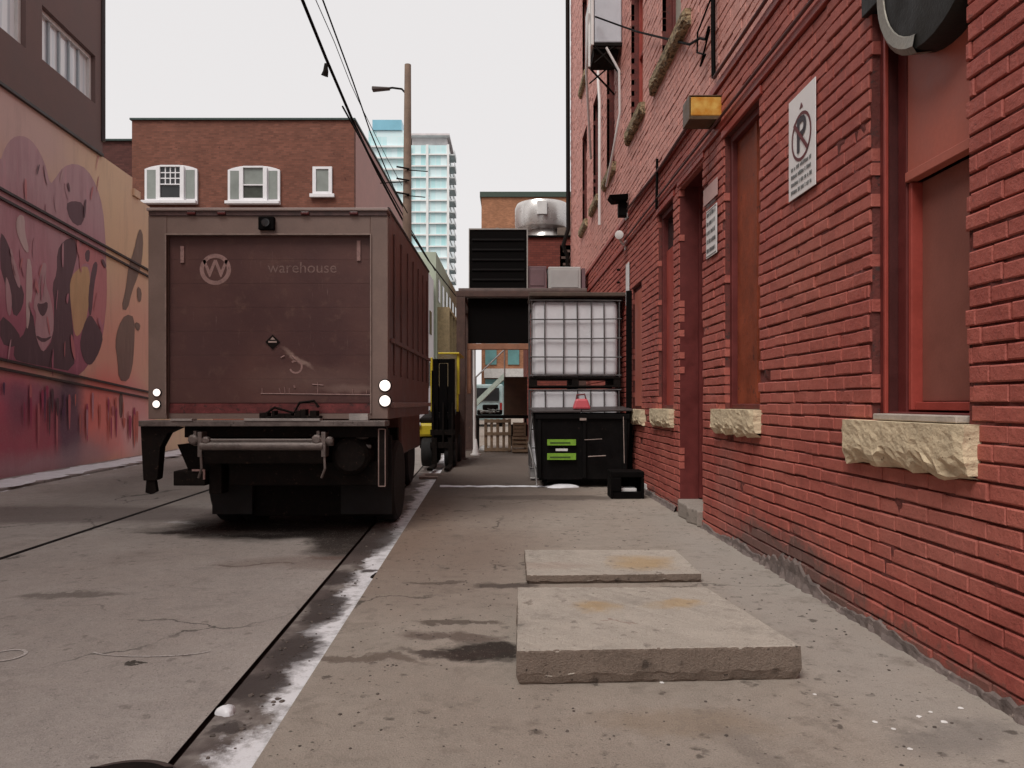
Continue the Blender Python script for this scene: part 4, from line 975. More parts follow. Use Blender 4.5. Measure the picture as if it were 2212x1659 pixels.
for px in (444, 706):
    b = MB(); b.box(tx(px-4), tx(px+5), TY-.15, TY-.0, tz(985), tz(932)); b.lathe((tx(px-14), TY-.1, tz(948)), (0, -1, 0), [(0, .05), (.05, .05), (.06, .03)], 10); b.lathe((tx(px+13), TY-.1, tz(950)), (0, -1, 0), [(0, .04), (.05, .04), (.06, .02)], 10); b.box(tx(px-18), tx(px+18), TY-.09, TY-.03, tz(962), tz(955)); b.tube([(tx(px), TY-.13, tz(940)), (tx(px+3), TY-.13, tz(1010)), (tx(px-6), TY-.1, tz(1030))], .014, 6); b.box(tx(px-16), tx(px-9), TY-.12, TY-.02, tz(960), tz(930)); b.build("hinge_arm", m_lift, truck, bevel=.004)
bracket([(368, 962), (450, 958), (450, 1022), (392, 1018), (378, 985)], .25, TY+.15, "tool_box")
b = MB(); b.box(tx(372), tx(441), TY+.02, TY+.5, tz(1050), tz(1018)); b.build("step_box", m_blackm, truck, bevel=.01)
b = MB(); b.box(tx(414), tx(442), TY+.005, TY+.018, tz(1018), tz(1014)); b.box(tx(438), tx(442), TY+.005, TY+.018, tz(1036), tz(1018)-.001); b.build("step_edge", m_mark, truck)
b = MB(); b.tube([(tx(745), TY+.05, tz(940)), (tx(775), TY+.05, tz(945)), (tx(790), TY+.1, tz(942))], .03, 8); b.tube([(tx(745), TY+.02, tz(962)), (tx(800), TY+.04, tz(965))], .02, 8); b.build("exhaust", m_lift, truck, smooth=True)
b = MB()  # chassis, cross members, lift frame, black panels added to darken the underside
b.box(tx(480), tx(520), TY+.15, 12.9, .62, .85); b.box(tx(650), tx(690), TY+.15, 12.9, .62, .85)
for y in (7.7, 8.3, 9.6, 10.4): b.box(tx(420), tx(760), y, y+.12, .66, .95)
b.box(tx(485), tx(810), TY+.12, TY+.24, tz(1052), tz(1000)); b.lathe((tx(757), TY-.02, tz(985)), (0, 1, 0), [(0, .15), (.03, .19), (.5, .19)], 24); b.box(tx(500), tx(800), 8.1, 8.2, .06, .7); b.box(XL+.3, XR-.42, 10.6, 10.7, .05, .9); b.box(tx(442), tx(470), TY+.1, TY+.3, tz(1070), tz(960)); b.box(tx(470), tx(820), TY+.3, TY+.4, tz(1050), tz(945))
b.build("chassis", m_blackm, truck, bevel=.01)
AY = 8.55; WR = .46
def wheel(x, y, w, side):
    b = MB(); b.lathe((x, y, ROAD+WR), (side, 0, 0), [(0, WR*.62), (.0, WR*.93), (.03, WR), (w-.03, WR), (w, WR*.93), (w, WR*.62)], 36); o = b.build("wheel", M("tyre rubber", (.016, .015, .015), .85, .3, 20, .3), truck, smooth=True)
    b = MB(); b.lathe((x, y, ROAD+WR), (side, 0, 0), [(w*.3, WR*.6), (w-.02, WR*.6), (w-.02, WR*.5), (w-.09, WR*.3), (w-.02, WR*.2), (w-.01, WR*.1)], 24); b.build("rim", m_blackm, o, smooth=True)
for xi, sd in ((XR-.30, 1), (XR-.57, 1), (XL+.58, -1), (XL+.85, -1)): wheel(xi, AY, .25, sd)
for xi, sd in ((XR-.68, 1), (XL+.55, -1)): wheel(xi, 12.35, .25, sd)
b = MB(); b.box(XR-.60, XR-.05, AY-.57, AY-.55, .10, .95); b.build("mud_flap", M("rubber flap", (.014, .012, .012), .8), truck)
b = MB(); b.box(XL+.42, XL+.85, AY-.57, AY-.55, .10, .95); b.build("mud_flap", MC["rubber flap"], truck)
b = MB(); b.tube([(XL+.4, AY, ROAD+WR), (XR-.4, AY, ROAD+WR)], .09); b.lathe((tx(579), AY, ROAD+WR-.2), (0, 0, 1), [(0, .1), (.1, .2), (.3, .2), (.4, .1)], 16); b.build("axle", m_blackm, truck, smooth=True)
b = MB(); b.box(XR-.9, XR-.45, AY+.7, 10.9, .35, .85); b.build("side_box", m_blackm, truck, bevel=.02)
b = MB(); cx0, cx1 = XL+.3, XR-.42
b.ext([(cx0, YB+.12, .5), (cx0, YB+.12, 2.5), (cx0, YB+1.1, 2.5), (cx0, YB+1.7, 1.75), (cx0, YB+2.3, 1.55), (cx0, YB+2.4, .5)], (cx1-cx0, 0, 0)); cb = b.build("cab", m_side, truck, bevel=.05)
for xx_, s_ in ((cx0-.004, 1), (cx1+.004, -1)):
    b = MB(); b.ext([(xx_, YB+.4, 1.6), (xx_, YB+.4, 2.3), (xx_, YB+1.0, 2.3), (xx_, YB+1.45, 1.75), (xx_, YB+1.45, 1.6)], (s_*.003, 0, 0)); b.build("window", m_dglass, cb)
b = MB(); b.box(cx1+.02, cx1+.26, YB+1.45, YB+1.5, 1.55, 2.05); b.tube([(cx1, YB+1.4, 1.5), (cx1+.15, YB+1.48, 1.5), (cx1+.15, YB+1.48, 2.1)], .012); b.build("mirror", m_black, cb, bevel=.02)

# ------------------------------------------------------------------ forklift
FY = 14.9
fk = thing("forklift", at(950, 1008, FY), "yellow and black forklift standing in front of the truck, mast towards us", "forklift")
m_yel = M("forklift yellow", (.62, .48, .03), .45, .15, 4)
def fx_(px): return (px-1106)*FY/1600
def fz_(py): return EYE+(870-py)*FY/1600
b = MB(); b.box(fx_(935), fx_(947), FY, FY+.12, fz_(1000), fz_(775)); b.box(fx_(968), fx_(982), FY, FY+.12, fz_(1000), fz_(775)); b.box(fx_(947), fx_(968), FY+.03, FY+.09, fz_(784), fz_(775)); b.box(fx_(947), fx_(968), FY+.03, FY+.09, fz_(880), fz_(866)); b.box(fx_(949), fx_(966), FY+.02, FY+.1, fz_(980), fz_(785)); b.box(fx_(932), fx_(934.5), FY, FY+.1, fz_(960), fz_(800)); b.build("mast", m_black, fk, bevel=.01)
b = MB(); b.box(fx_(930), fx_(984), FY-.08, FY-.02, fz_(940), fz_(928)); b.box(fx_(930), fx_(984), FY-.08, FY-.02, fz_(968), fz_(955)); 
for q in (936, 958, 978): b.box(fx_(q-2), fx_(q+2), FY-.09, FY-.02, fz_(968), fz_(870))
b.build("carriage", m_blackm, fk, bevel=.006)
for q in (940, 974):
    b = MB(); b.box(fx_(q-5), fx_(q+5), FY-.12, FY-.08, .04, fz_(945)); b.box(fx_(q-5), fx_(q+5), FY-1.0, FY-.12, .02, .07); b.build("fork", m_blackm, fk)
b = MB(); b.hexa([(fx_(902), FY+.3, .35), (fx_(978), FY+.3, .35), (fx_(978), FY+2.0, .35), (fx_(902), FY+2.0, .35), (fx_(902), FY+.3, fz_(903)), (fx_(978), FY+.3, fz_(903)), (fx_(978), FY+2.1, 1.15), (fx_(902), FY+2.1, 1.15)]); b.build("body", m_blackm, fk, bevel=.04)
b = MB(); b.box(fx_(900), fx_(938), FY+.12, FY+.5, fz_(944), fz_(915)); b.build("fender", m_yel, fk, bevel=.05)
b = MB(); b.box(fx_(985), fx_(991), FY+.2, FY+.3, fz_(852), fz_(762)); b.box(fx_(974), fx_(979), FY+1.5, FY+1.6, 1.1, fz_(762)); b.box(fx_(912), fx_(917), FY+1.5, FY+1.6, 1.1, fz_(762)); b.box(fx_(945), fx_(991), FY+.15, FY+1.65, fz_(764), fz_(760)); b.build("overhead_guard", m_yel, fk, bevel=.01)
b = MB(); b.box(fx_(930), fx_(965), FY+.9, FY+1.3, 1.1, 1.65); b.build("seat", m_black, fk, bevel=.04)
for q in (918, 968):
    for yy in (FY+.25, FY+1.6):
        b = MB(); b.lathe((fx_(q)-.08, yy, .30), (1, 0, 0), [(0, .18), (0, .28), (.03, .30), (.2, .30), (.23, .28), (.23, .18)], 24); o = b.build("wheel", MC["tyre rubber"], fk, smooth=True)
        b = MB(); b.lathe((fx_(q)-.06, yy, .30), (1, 0, 0), [(0, .17), (.18, .17), (.185, .08)], 16); b.build("rim", m_blackm, o)
b = MB(); b.lathe((fx_(903), FY+.1, fz_(917)), (0, -1, 0), [(0, .05), (.03, .05), (.04, .03)], 12); b.build("headlight", m_white, fk)

# flat drain plate / wood board near forklift
x0, y0, _ = gp(905, 1035, ROAD); b = MB(); b.box(x0, x0+.55, y0, y0+.7, ROAD, ROAD+.04)
b.box(x0+.08, x0+.4, y0+.25, y0+.35, ROAD+.041, ROAD+.06); tag(b.build("wooden_board", M("grey brown board", (.22, .16, .135), .8, .3, 8), bevel=.006), "flat grey board lying in the gutter in front of the forklift", "board")

# ------------------------------------------------------------------ dumpster, cube tanks, crate
DY = 11.3; dk_ = DY/1600
def dx(px): return (px-1106)*dk_
def dz(py): return EYE+(870-py)*dk_
dp = thing("dumpster", (dx(1258), DY, 0), "black dumpster with two lime green stickers standing below the white tanks", "dumpster")
m_dp = M("grimy black dumpster", (.005, .004, .004), .6, .5, 5, .2, 30, spec=.12, fleck=(.03, .02, .018), fl=.63)
b = MB(); b.hexa([(dx(1165), DY+.06, .12), (dx(1355), DY+.06, .12), (dx(1355), DY+.95, .12), (dx(1165), DY+.95, .12), (dx(1152), DY, dz(893)), (dx(1363), DY, dz(893)), (dx(1363), DY+.98, dz(893)), (dx(1152), DY+.98, dz(893))]); bd = b.build("body", m_dp, dp, bevel=.012)
b = MB()
for px in (1165, 1262, 1350): b.box(dx(px-4), dx(px+4), DY-.02, DY+.05, .15, dz(900))
b.box(dx(1156), dx(1360), DY-.03, DY+.03, dz(905), dz(894)); b.build("rib", m_dp, dp, bevel=.006)
b = MB(); b.hexa([(dx(1150), DY-.05, dz(892)), (dx(1255), DY-.05, dz(891)), (dx(1255), DY+1, dz(891)), (dx(1150), DY+1, dz(892)), (dx(1150), DY-.05, dz(887)), (dx(1255), DY-.05, dz(886)), (dx(1255), DY+1, dz(880)), (dx(1150), DY+1, dz(881))])
b.hexa([(dx(1257), DY-.05, dz(891)), (dx(1366), DY-.05, dz(888)), (dx(1366), DY+1, dz(888)), (dx(1257), DY+1, dz(891)), (dx(1257), DY-.05, dz(886)), (dx(1366), DY-.05, dz(883)), (dx(1366), DY+1, dz(878)), (dx(1257), DY+1, dz(880))]); b.build("lid", M("scuffed lid", (.05, .04, .04), .5, .4, 8), dp, bevel=.01)
m_lime = M("lime sticker", (.22, .42, .04), .5, .2, 20, .05, fleck=(.08, .12, .03), fl=.6)
m_sct = M("grey highlight trim", (.35, .27, .24), .5, .3, 12)  # for thin grey strips that stand in for highlights on the front
b = MB(); b.box(dx(1252), dx(1266), DY-.04, DY-.031, dz(908), dz(903)); b.build("latch", m_sct, dp)  # small pale tab in place of a highlight below the lid
for p0_, p1_, r_, nm_ in (((1270, 986), (1308, 984), .008, "handle"), ((1346, 900), (1348, 1000), .007, "corner_trim"), ((1262, 950), (1300, 948), .005, "handle")):
    b = MB(); b.tube([(dx(p0_[0]), DY-.03, dz(p0_[1])), (dx(p1_[0]), DY-.03, dz(p1_[1]))], r_, 6); b.build(nm_, m_sct, dp)  # highlight lines and corner edge drawn as thin pale strips
for (y0, y1) in ((962, 949), (993, 979)):
    b = MB(); b.box(dx(1182), dx(1244), DY-.012+.03, DY+.022, dz(y0), dz(y1)); 
    o = b.build("sticker", m_lime, dp); o.location = (0, -.03, 0)
    b = MB()
    b.box(dx(1188), dx(1232), DY-.016, DY-.0135, dz(y0-4), dz(y0-7))
    b.build("sticker_print", M("dark green print", (.05, .09, .02), .5), dp)
b = MB(); b.box(dx(1200), dx(1226), DY-.02, DY-.005, dz(974), dz(969)); b.build("label_plate", m_white, dp)
b = MB()
for px in (1180, 1340): b.lathe((dx(px)-.03, DY+.2, .06), (1, 0, 0), [(0, .06), (.05, .06)], 14); b.lathe((dx(px)-.03, DY+.8, .06), (1, 0, 0), [(0, .06), (.05, .06)], 14)
b.build("castors", m_black, dp)
b = MB(); b.tube([(dx(1150), DY+.1, dz(900)), (dx(1143), DY+.15, dz(960)), (dx(1158), DY+.05, dz(1020)), (dx(1160), DY, dz(1050))], .016, 6); b.build("side_handle", m_steel, dp)
lump(1215, 1052, .18, "flattened snow pile at the foot of the dumpster", "snow_pile", m_snow, "snow", 0, .28, 1.3)
IY = 12.38; ik = IY/1600
m_tank = M("translucent white plastic", (.68, .67, .70), .35, .10, 3, .05, 8)
m_cage = M("galvanised cage", (.13, .12, .12), .45, .3, 9, metal=.5)
def ibc(zb, zt, label, seed):
    ix = lambda px: (px-1106)*ik
    x0, x1 = ix(1145), ix(1341)
    tk = thing("cube_tank", ((x0+x1)/2, IY, zb), label, "tank", "stacked cube tanks")
    rr = random.Random(seed); D = 1.15; pz = zb+.17
    b = MB()
    b.box(x0, x1, IY, IY+D, pz-.03, pz); b.box(x0, x1, IY, IY+.08, zb, zb+.03); b.box(x0, x1, IY+D-.08, IY+D, zb, zb+.03)
    for q in (x0, (x0+x1)/2-.06, x1-.12): b.box(q, q+.12, IY+.01, IY+D-.01, zb+.03, pz-.03)
    b.build("pallet", m_steel if seed == 1 else m_blackm, tk, bevel=.006)
    b = MB()
    nx, nz = 12, 10
    b.box(x0+.04, x1-.04, IY+.04, IY+D-.04, pz+.003, zt-.03); tkb = b.build("bottle", m_tank, tk, bevel=.09, seg=4)
    b = MB()
    cols = [x0+.02, ix(1178), ix(1217), ix(1247), ix(1277), ix(1305), x1-.02]
    for cxx in cols:
        j = rr.uniform(-.012, .012); b.tube([(cxx, IY+.005, pz), (cxx+j, IY, (pz+zt)/2), (cxx+rr.uniform(-.01, .01), IY+.005, zt-.02)], .011, 6); b.tube([(cxx, IY+D, pz), (cxx, IY+D, zt-.02)], .011, 6)
    nr = 5
    for k in range(nr):
        z = pz+.02+(zt-pz-.05)*k/(nr-1)
        b.tube([(x0, IY-.008, z+rr.uniform(-.01, .01)), ((x0+x1)/2, IY-.01, z+rr.uniform(-.012, .012)), (x1, IY-.008, z+rr.uniform(-.01, .01)), (x1, IY+D, z), (x0, IY+D, z), (x0, IY, z)], .011, 6)
        for yy in (.3, .6, .9):
            pass
    for yy in (.25, .5, .75): b.tube([(x0, IY+D*yy, pz), (x0, IY+D*yy, zt-.02)], .011, 6); b.tube([(x1, IY+D*yy, pz), (x1, IY+D*yy, zt-.02)], .011, 6)
    b.build("cage", m_cage, tk)
    b = MB(); b.lathe(((x0+x1)/2, IY+D/2, zt-.035), (0, 0, 1), [(0, .1), (.05, .1), (.055, .08)], 16); b.build("cap", m_black, tk)
ibc(.02, 1.55, "lower white caged cube tank, mostly hidden behind the black dumpster", 1)
ibc(1.56, 3.04, "upper white caged cube tank above the dumpster", 2)
b = MB(); b.box((1143-1106)*ik, (1362-1106)*ik-.04, IY-.05, IY+1.0, 3.075, 3.14); tag(b.build("plank", M("old brown plank", (.10, .07, .055), .85, .3, 8), bevel=.01), "brown plank lying on top of the upper cube tank", "plank")
b = MB(); b.box(1.795, rw(11.6)-.03, 11.62, 11.66, 0, 3.06); tag(b.build("black_strip", m_black, bevel=.003), "tall narrow black strip between the cube tanks and brick wall", "board")  # thin black upright filling the dark gap beside the tanks
rd = thing("fuel_can", (dx(1260), DY+.1, dz(884)), "pinkish red plastic can standing on the dumpster lid", "can")
m_rd = M("pink red plastic", (.55, .09, .11), .4, .15)
b = MB(); x = dx(1258); z = dz(884)+.0; b.hexa([(x-.14, DY+.05, z), (x+.14, DY+.05, z), (x+.14, DY+.25, z), (x-.14, DY+.25, z), (x-.09, DY+.08, z+.16), (x+.09, DY+.08, z+.16), (x+.09, DY+.22, z+.16), (x-.09, DY+.22, z+.16)]); b.build("body", m_rd, rd, bevel=.03)
b = MB(); b.tube([(x-.08, DY+.15, z+.15), (x-.07, DY+.15, z+.22), (x+.05, DY+.15, z+.23), (x+.07, DY+.15, z+.15)], .014, 8); b.build("handle", m_inkr, rd, smooth=True)
cr = thing("plastic_crate", gp(1356, 1080), "small black stool like crate on the sidewalk beside the dumpster", "crate")
cx, cy, _ = gp(1356, 1078); b = MB(); w_ = .225
b.box(cx-w_, cx+w_, cy, cy+.4, .29, .37); b.box(cx-w_, cx-w_+.04, cy, cy+.4, 0, .29); b.box(cx+w_-.04, cx+w_, cy, cy+.4, 0, .29); b.box(cx-w_+.04, cx+w_-.04, cy+.36, cy+.4, 0, .29); b.box(cx-w_+.04, cx+w_-.04, cy, cy+.04, 0, .10); b.box(cx-w_, cx-w_+.14, cy-.01, cy+.02, 0.1, .29)
b.build("body", m_black, cr, bevel=.01)
b = MB(); x, y, _ = gp(1400, 1066); b.box(x-.03, x+.13, y, y+.2, 0, .13); b.box(x-.02, x+.12, y-.004, y, .06, .075); tag(b.build("carton", m_white, bevel=.01), "small white carton on the ground between crate and brick wall", "carton")
b = MB(); b.box(cx-.10, cx+.14, cy+.08, cy+.3, .003, .14); tag(b.build("carton", m_signw, bevel=.02), "crumpled white carton inside the black crate", "carton")

# ------------------------------------------------------------------ steel platform with plant on it
PY = 17.0; pk = PY/1600
def px_(px): return (px-1106)*pk
def pz_(py): return EYE+(870-py)*pk
m_beam = M("rusty brown steel", (.085, .048, .04), .65, .35, 5, .2, fleck=(.17, .09, .06), fl=.62)
pf = thing("steel_platform", (px_(1080), PY, 0), "rusty steel platform on posts bridging the alley beyond the tanks", "platform")
XW = rw(19)-.02
b = MB(); b.box(px_(985), XW-.02, PY, PY+.14, pz_(641), pz_(628)); b.box(px_(985), XW-.02, PY+3.2, PY+3.34, pz_(641), pz_(628))
b.box(px_(985), px_(1000), PY+.14, PY+3.2, pz_(641), pz_(628)); b.build("beam", m_beam, pf, bevel=.01)
b = MB(); b.box(px_(990), XW-.02, PY+.02, PY+3.3, pz_(628)+.003, pz_(622)); b.build("deck", M("dirty deck plate", (.16, .12, .11), .6, .3), pf, bevel=.006)
for (xx_, yy_) in ((px_(986), PY), (px_(986), PY+3.2)):
    b = MB(); b.box(xx_, xx_+.2, yy_+.002, yy_+.16, 0, pz_(641)-.002); b.box(xx_-.05, xx_+.25, yy_-.05, yy_+.2, .0, .03); b.build("post", m_beam, pf, bevel=.008)
for yy_ in (PY, PY+3.2):
    b = MB(); b.box(XW-.22, XW-.04, yy_+.002, yy_+.16, 0, pz_(641)-.002); b.build("post", m_beam, pf, bevel=.008)
b = MB(); b.box(px_(1010), px_(1142), PY+.2, PY+.26, pz_(740), pz_(641)-.003); b.build("black_board", m_black, pf)
b = MB(); b.box(px_(1008), px_(1145), PY+.15, PY+.3, pz_(754), pz_(741)); b.box(px_(1008), px_(1016), PY+.15, PY+.3, pz_(850), pz_(754)-.002); b.build("lower_rail", M("orange brown timber", (.32, .15, .09), .7, .25, 6), pf, bevel=.01)
zt = pz_(622)+.004
bx = thing("plant_box", (px_(1076), PY+.3, zt), "big black square housing standing on the steel platform", "housing")
b = MB(); b.box(px_(1013), px_(1138), PY+.3, PY+1.5, zt, pz_(490)); b.build("casing", m_black, bx, bevel=.015)
for k in range(1, 6):
    z_ = zt+(pz_(490)-zt)*k/6; b = MB(); b.box(px_(1018), px_(1133), PY+.275, PY+.298, z_-.02, z_+.02); b.build("louvre", M("dull black louvre", (.007, .0055, .0055), .6, .4, 9, spec=.15), bx, bevel=.004)
b = MB()
for (q0, q1, r0, r1) in ((px_(1011), px_(1013)-.003, zt, pz_(490)), (px_(1138)+.003, px_(1140)+.01, zt, pz_(490)), (px_(1011), px_(1140), pz_(490)+.003, pz_(487))): b.box(q0, q1, PY+.28, PY+1.5, r0, r1)
b.tube([(px_(1074), PY+.5, pz_(488)), (px_(1074), PY+.5, pz_(482))], .05, 8); b.build("edge_trim", M("pale edge trim", (.35, .33, .31), .5), bx)
m_mv = M("mauve enamel", (.17, .10, .11), .5, .15)
b = MB(); b.box(px_(1141), px_(1182), PY+.35, PY+1.2, zt, pz_(569)); b.box(px_(1146), px_(1177), PY+.335, PY+.349, zt+.1, pz_(575)); tag(b.build("plant_cabinet", m_mv, bevel=.012), "mauve metal cabinet on the platform between black housing and grey unit", "cabinet")
cu_ = thing("condenser_unit", (px_(1228), PY+.35, zt), "light grey condenser box at the wall end of the platform", "air conditioner")
XC = rw(17.8)-.07
b = MB(); b.box(px_(1186), px_(1258), PY+.35, PY+1.1, zt, pz_(570)); b.build("casing", M("light grey enamel", (.42, .41, .40), .5, .06, 3), cu_, bevel=.02)
b = MB(); b.box(px_(1260), XC, PY+.37, PY+1.1, zt, pz_(573)); b.build("side_panel", m_mv, cu_)
b = MB(); b.box(px_(1192), px_(1252), PY+.335, PY+.349, zt+.06, pz_(577)); b.build("front_panel", M("light grey front", (.40, .39, .385), .5, .08, 3), cu_, bevel=.006)
# annex with ducts behind
an = thing("brick_annex", (1.3, 25, 0), "low dark red brick annex beyond the platform carrying silver ducts", "building")
m_anb = flatbrick("dark red brick", (.22, .055, .04), (.12, .04, .035))
b = MB(); b.box(.52, 3.8, 25, 34, 0, EYE+(870-513)*25/1600); b.build("wall", m_anb, an)
b = MB(); b.box(.45, 3.9, 24.93, 34.05, EYE+(870-513)*25/1600+.003, EYE+(870-509)*25/1600); b.build("roof_edge", m_black, an)
b = MB()
for k in range(2): b.box(.75+k*.0, 1.5, 24.96, 24.995, 5.7, 5.82); b.box(1.62, 2.0, 24.9, 24.99, 5.2, 6.6)
for k in range(6): b.box(1.66+.05*(k % 2), 1.95, 24.85, 24.895, 5.25+k*.22, 5.33+k*.22)
b.build("vent_panel", M("brown vent", (.13, .075, .06), .6, .4, 8), an)
du = thing("roof_duct", (1.0, 25.5, 6.9), "bulky silver rooftop duct drum on the annex", "duct")
D = 26.0; q_ = D/1600
m_sil = M("silver duct metal", (.66, .63, .61), .3, .12, 2, .06, 20, metal=.55)
b = MB(); X0 = (1112-1106)*q_; X1 = (1236-1106)*q_; Z0_ = EYE+(870-487)*q_; Z1_ = EYE+(870-426)*q_
b.lathe(((X0+X1)/2, D+1.1, Z0_), (0, 0, 1), [(0, .75), (.1, .95), (.3, 1.0), (Z1_-Z0_-.15, 1.0), (Z1_-Z0_, .93)], 36); b.build("drum", m_sil, du, smooth=True)
b = MB(); b.box((1160-1106)*q_, (1182-1106)*q_, D+.02, D+.2, Z0_+.4, Z1_-.1); b.build("access_panel", m_white, du, bevel=.02)
b = MB(); b.lathe(((1178-1106)*q_, D+.9, EYE+(870-511)*q_), (0, 0, 1), [(0, .62), (.05, .66), (.25, .6), (Z0_-EYE-(870-511)*q_, .5)], 30); b.build("neck", m_sil, du, smooth=True)
b = MB(); b.box((1205-1106)*q_, (1236-1106)*q_, D+.3, D+1.6, EYE+(870-511)*q_, Z0_); b.tube([((1240-1106)*q_, D, 6.8), ((1232-1106)*q_, D, 7.9)], .05); b.build("side_duct", M("dull brown grey metal", (.22, .17, .14), .5, .3, metal=.4), du)

# ------------------------------------------------------------------ far things
def farbox(x0, x1, y0, y1, z1, m, name, par, z0=ROAD):
    b = MB(); b.box(x0, x1, y0, y1, z0, z1); return b.build(name, m, par)
# brown brick apartment house with bay windows
BY = 30.0; bk = BY/1600
def bx_(px): return (px-1106)*bk
def bz_(py): return EYE+(870-py)*bk
bh = thing("brick_house", (bx_(525), BY, ROAD), "flat roofed brown brick house with white bay windows behind the truck", "building")
m_bh = flatbrick("brown red brick", (.20, .075, .05), (.16, .08, .06), spots=(.07, .025, .02))
m_bhs = M("pink painted side wall", (.45, .26, .235), .85, .1, 1, .1)
X0, X1 = bx_(285), bx_(765)
b = MB(); b.box(X0, X1, BY, BY+.3, ROAD, bz_(260)); b.build("front_wall", m_bh, bh)
b = MB(); b.box(X1-.3, X1-.0, BY+.302, 45, ROAD, bz_(262)); b.build("side_wall", m_bhs, bh); b = MB(); b.box(X0+.0, X0+.3, BY+.302, 45, ROAD, bz_(262)); b.build("side_wall", m_bhs, bh)
b = MB(); b.box(X0-.06, X1+.06, BY-.08, 45.1, bz_(260)+.003, bz_(256)); b.build("roof_edge", M("green copper edge", (.035, .06, .055), .5, .3), bh)
b = MB(); b.box(bx_(150), X0-.003, BY+1.5, 44, ROAD, bz_(277)); wg = b.build("wing_wall", flatbrick("dark brick wing", (.10, .035, .03), (.08, .035, .03)), bh)  # wing brick in its own darker tone
b = MB(); b.box(bx_(150), X0-.003, BY+1.4, 44, bz_(277)+.003, bz_(273)); b.build("wing_roof_edge", MC["green copper edge"], bh)
m_pg = M("pale grey green glass", (.26, .28, .26), .15, .15, 1.5, .02)
m_wf = M("white window frame", (.78, .76, .78), .5, .05)
def bay(pl, pr, pt, pb, kind):
    b = MB(); xl, xr, zt_, zb_ = bx_(pl), bx_(pr), bz_(pt), bz_(pb); cx = (xl+xr)/2; w_ = (xr-xl)
    # arched white surround, proud of the brick
    n = 12; pts = [(xl, zb_), (xr, zb_)]
    for i in range(n+1):
        u = i/n; e = .10*(1-abs(2*u-1)**3)*1.6; pts.append((xr-w_*u, zt_-.16+e))
    b.ext([(x, BY-.10, z) for x, z in pts], (0, .098, 0)); w = b.build("bay_window", m_wf, bh)
    b = MB(); b.box(xl-.04, xr+.04, BY-.35, BY-.102, zb_-.1, zb_+.02); b.build("sill", m_wf, w, bevel=.01)
    c0, c1 = cx-w_*.19, cx+w_*.19; zc0, zc1 = zb_+.16, zt_-.1
    b = MB(); zm = zb_+(zt_-zb_)*.45
    b.box(c0-.16, c0, BY-.2, BY-.102, zb_+.03, zc1+.03); b.box(c1, c1+.16, BY-.2, BY-.102, zb_+.03, zc1+.03); b.box(c0, c1, BY-.2, BY-.102, zc1, zc1+.07); b.box(c0, c1, BY-.2, BY-.102, zb_+.03, zc0); b.box(c0, c1, BY-.19, BY-.102, zm, zm+.045); b.build("frame", m_wf, w, bevel=.006)
    b = MB(); b.box(c0, c1, BY-.13, BY-.103, zc0, zm); b.build("lower_pane", m_dglass if kind else M("dark olive glass", (.07, .075, .065), .2), w)
    if kind == 1:
        b = MB(); b.box(c0, c1, BY-.13, BY-.103, zm+.045, zc1); b.build("upper_pane", m_dglass, w)
        b = MB()
        for i in range(1, 4): q = c0+(c1-c0)*i/4; b.box(q-.02, q+.02, BY-.15, BY-.131, zm+.045, zc1)
        for i in range(1, 3): q = zm+.045+(zc1-zm-.045)*i/3; b.box(c0, c1, BY-.152, BY-.132, q-.02, q+.02)
        b.build("lattice", m_wf, w)
    else:
        b = MB(); b.box(c0, c1, BY-.13, BY-.103, zm+.045, zc1); b.build("upper_pane", m_pg, w)
    for (s0, s1) in ((xl+.1, c0-.2), (c1+.2, xr-.1)):
        b = MB(); b.box(s0, s1, BY-.115, BY-.102, zb_+.14, zt_-.2); b.build("side_pane", m_pg, w)
bay(315, 428, 358, 438, 1); bay(494, 606, 360, 439, 0)
b = MB(); xl, xr, zt_, zb_ = bx_(676), bx_(718), bz_(361), bz_(420)
for (q0, q1, r0, r1) in ((xl, xl+.14, zb_, zt_), (xr-.14, xr, zb_, zt_), (xl+.14, xr-.14, zt_-.1, zt_), (xl+.14, xr-.14, zb_, zb_+.1)): b.box(q0, q1, BY-.08, BY-.002, r0, r1)
b.box(xl-.1, xr+.1, BY-.16, BY-.002, zb_-.14, zb_-.003); w = b.build("window", m_wf, bh, bevel=.006)
b = MB(); b.box(xl+.14, xr-.14, BY-.04, BY-.003, zb_+.1, zt_-.1); b.build("pane", m_pg, w)
# lower floors, unseen from the front but visible from the side
for pz0 in (6.0, 2.4):
    for px in (340, 520, 690): 
        b = MB(); b.box(bx_(px), bx_(px+60), BY-.05, BY-.002, pz0, pz0+1.6); w = b.build("window", m_wf, bh)
        b = MB(); b.box(bx_(px)+.1, bx_(px+60)-.1, BY-.056, BY-.051, pz0+.1, pz0+1.5); b.build("pane", m_dglass, w)
# white and green-grey buildings farther along the left side
wb = thing("white_building", (-8, 45.4, ROAD), "plain white building seen edge on past the truck", "building")
farbox(-14, -6.35, 45.4, 60, 11.2, M("white stucco", (.62, .59, .60), .9, .08, 1), "wall", wb)
for k in range(4):
    for zz in (2.6, 6.6): b = MB(); b.box(-6.345, -6.3, 47+k*3.3, 48.3+k*3.3, zz, zz+1.8); b.build("window", m_dglass, wb)
gb = thing("green_building", (-8, 60.4, ROAD), "pale grey green building beyond the white one", "building")
farbox(-16, -6.2, 60.4, 84, 13.6, M("grey green stucco", (.33, .36, .28), .9, .2, .5), "wall", gb)
for k in range(6):
    for zz in (3, 6.4, 9.8): b = MB(); b.box(-6.195, -6.15, 62+k*3.6, 63.6+k*3.6, zz, zz+1.9); b.build("window", m_dglass, gb)
b = MB()
for k in range(7): b.box(-6.19, -5.2, 61.5+k*3.2, 61.7+k*3.2, 0, 9); 
b.box(-6.19, -5.2, 61.5, 82, 9, 9.25); b.build("fire_stair", M("tan steel", (.30, .22, .12), .7, .3), gb)
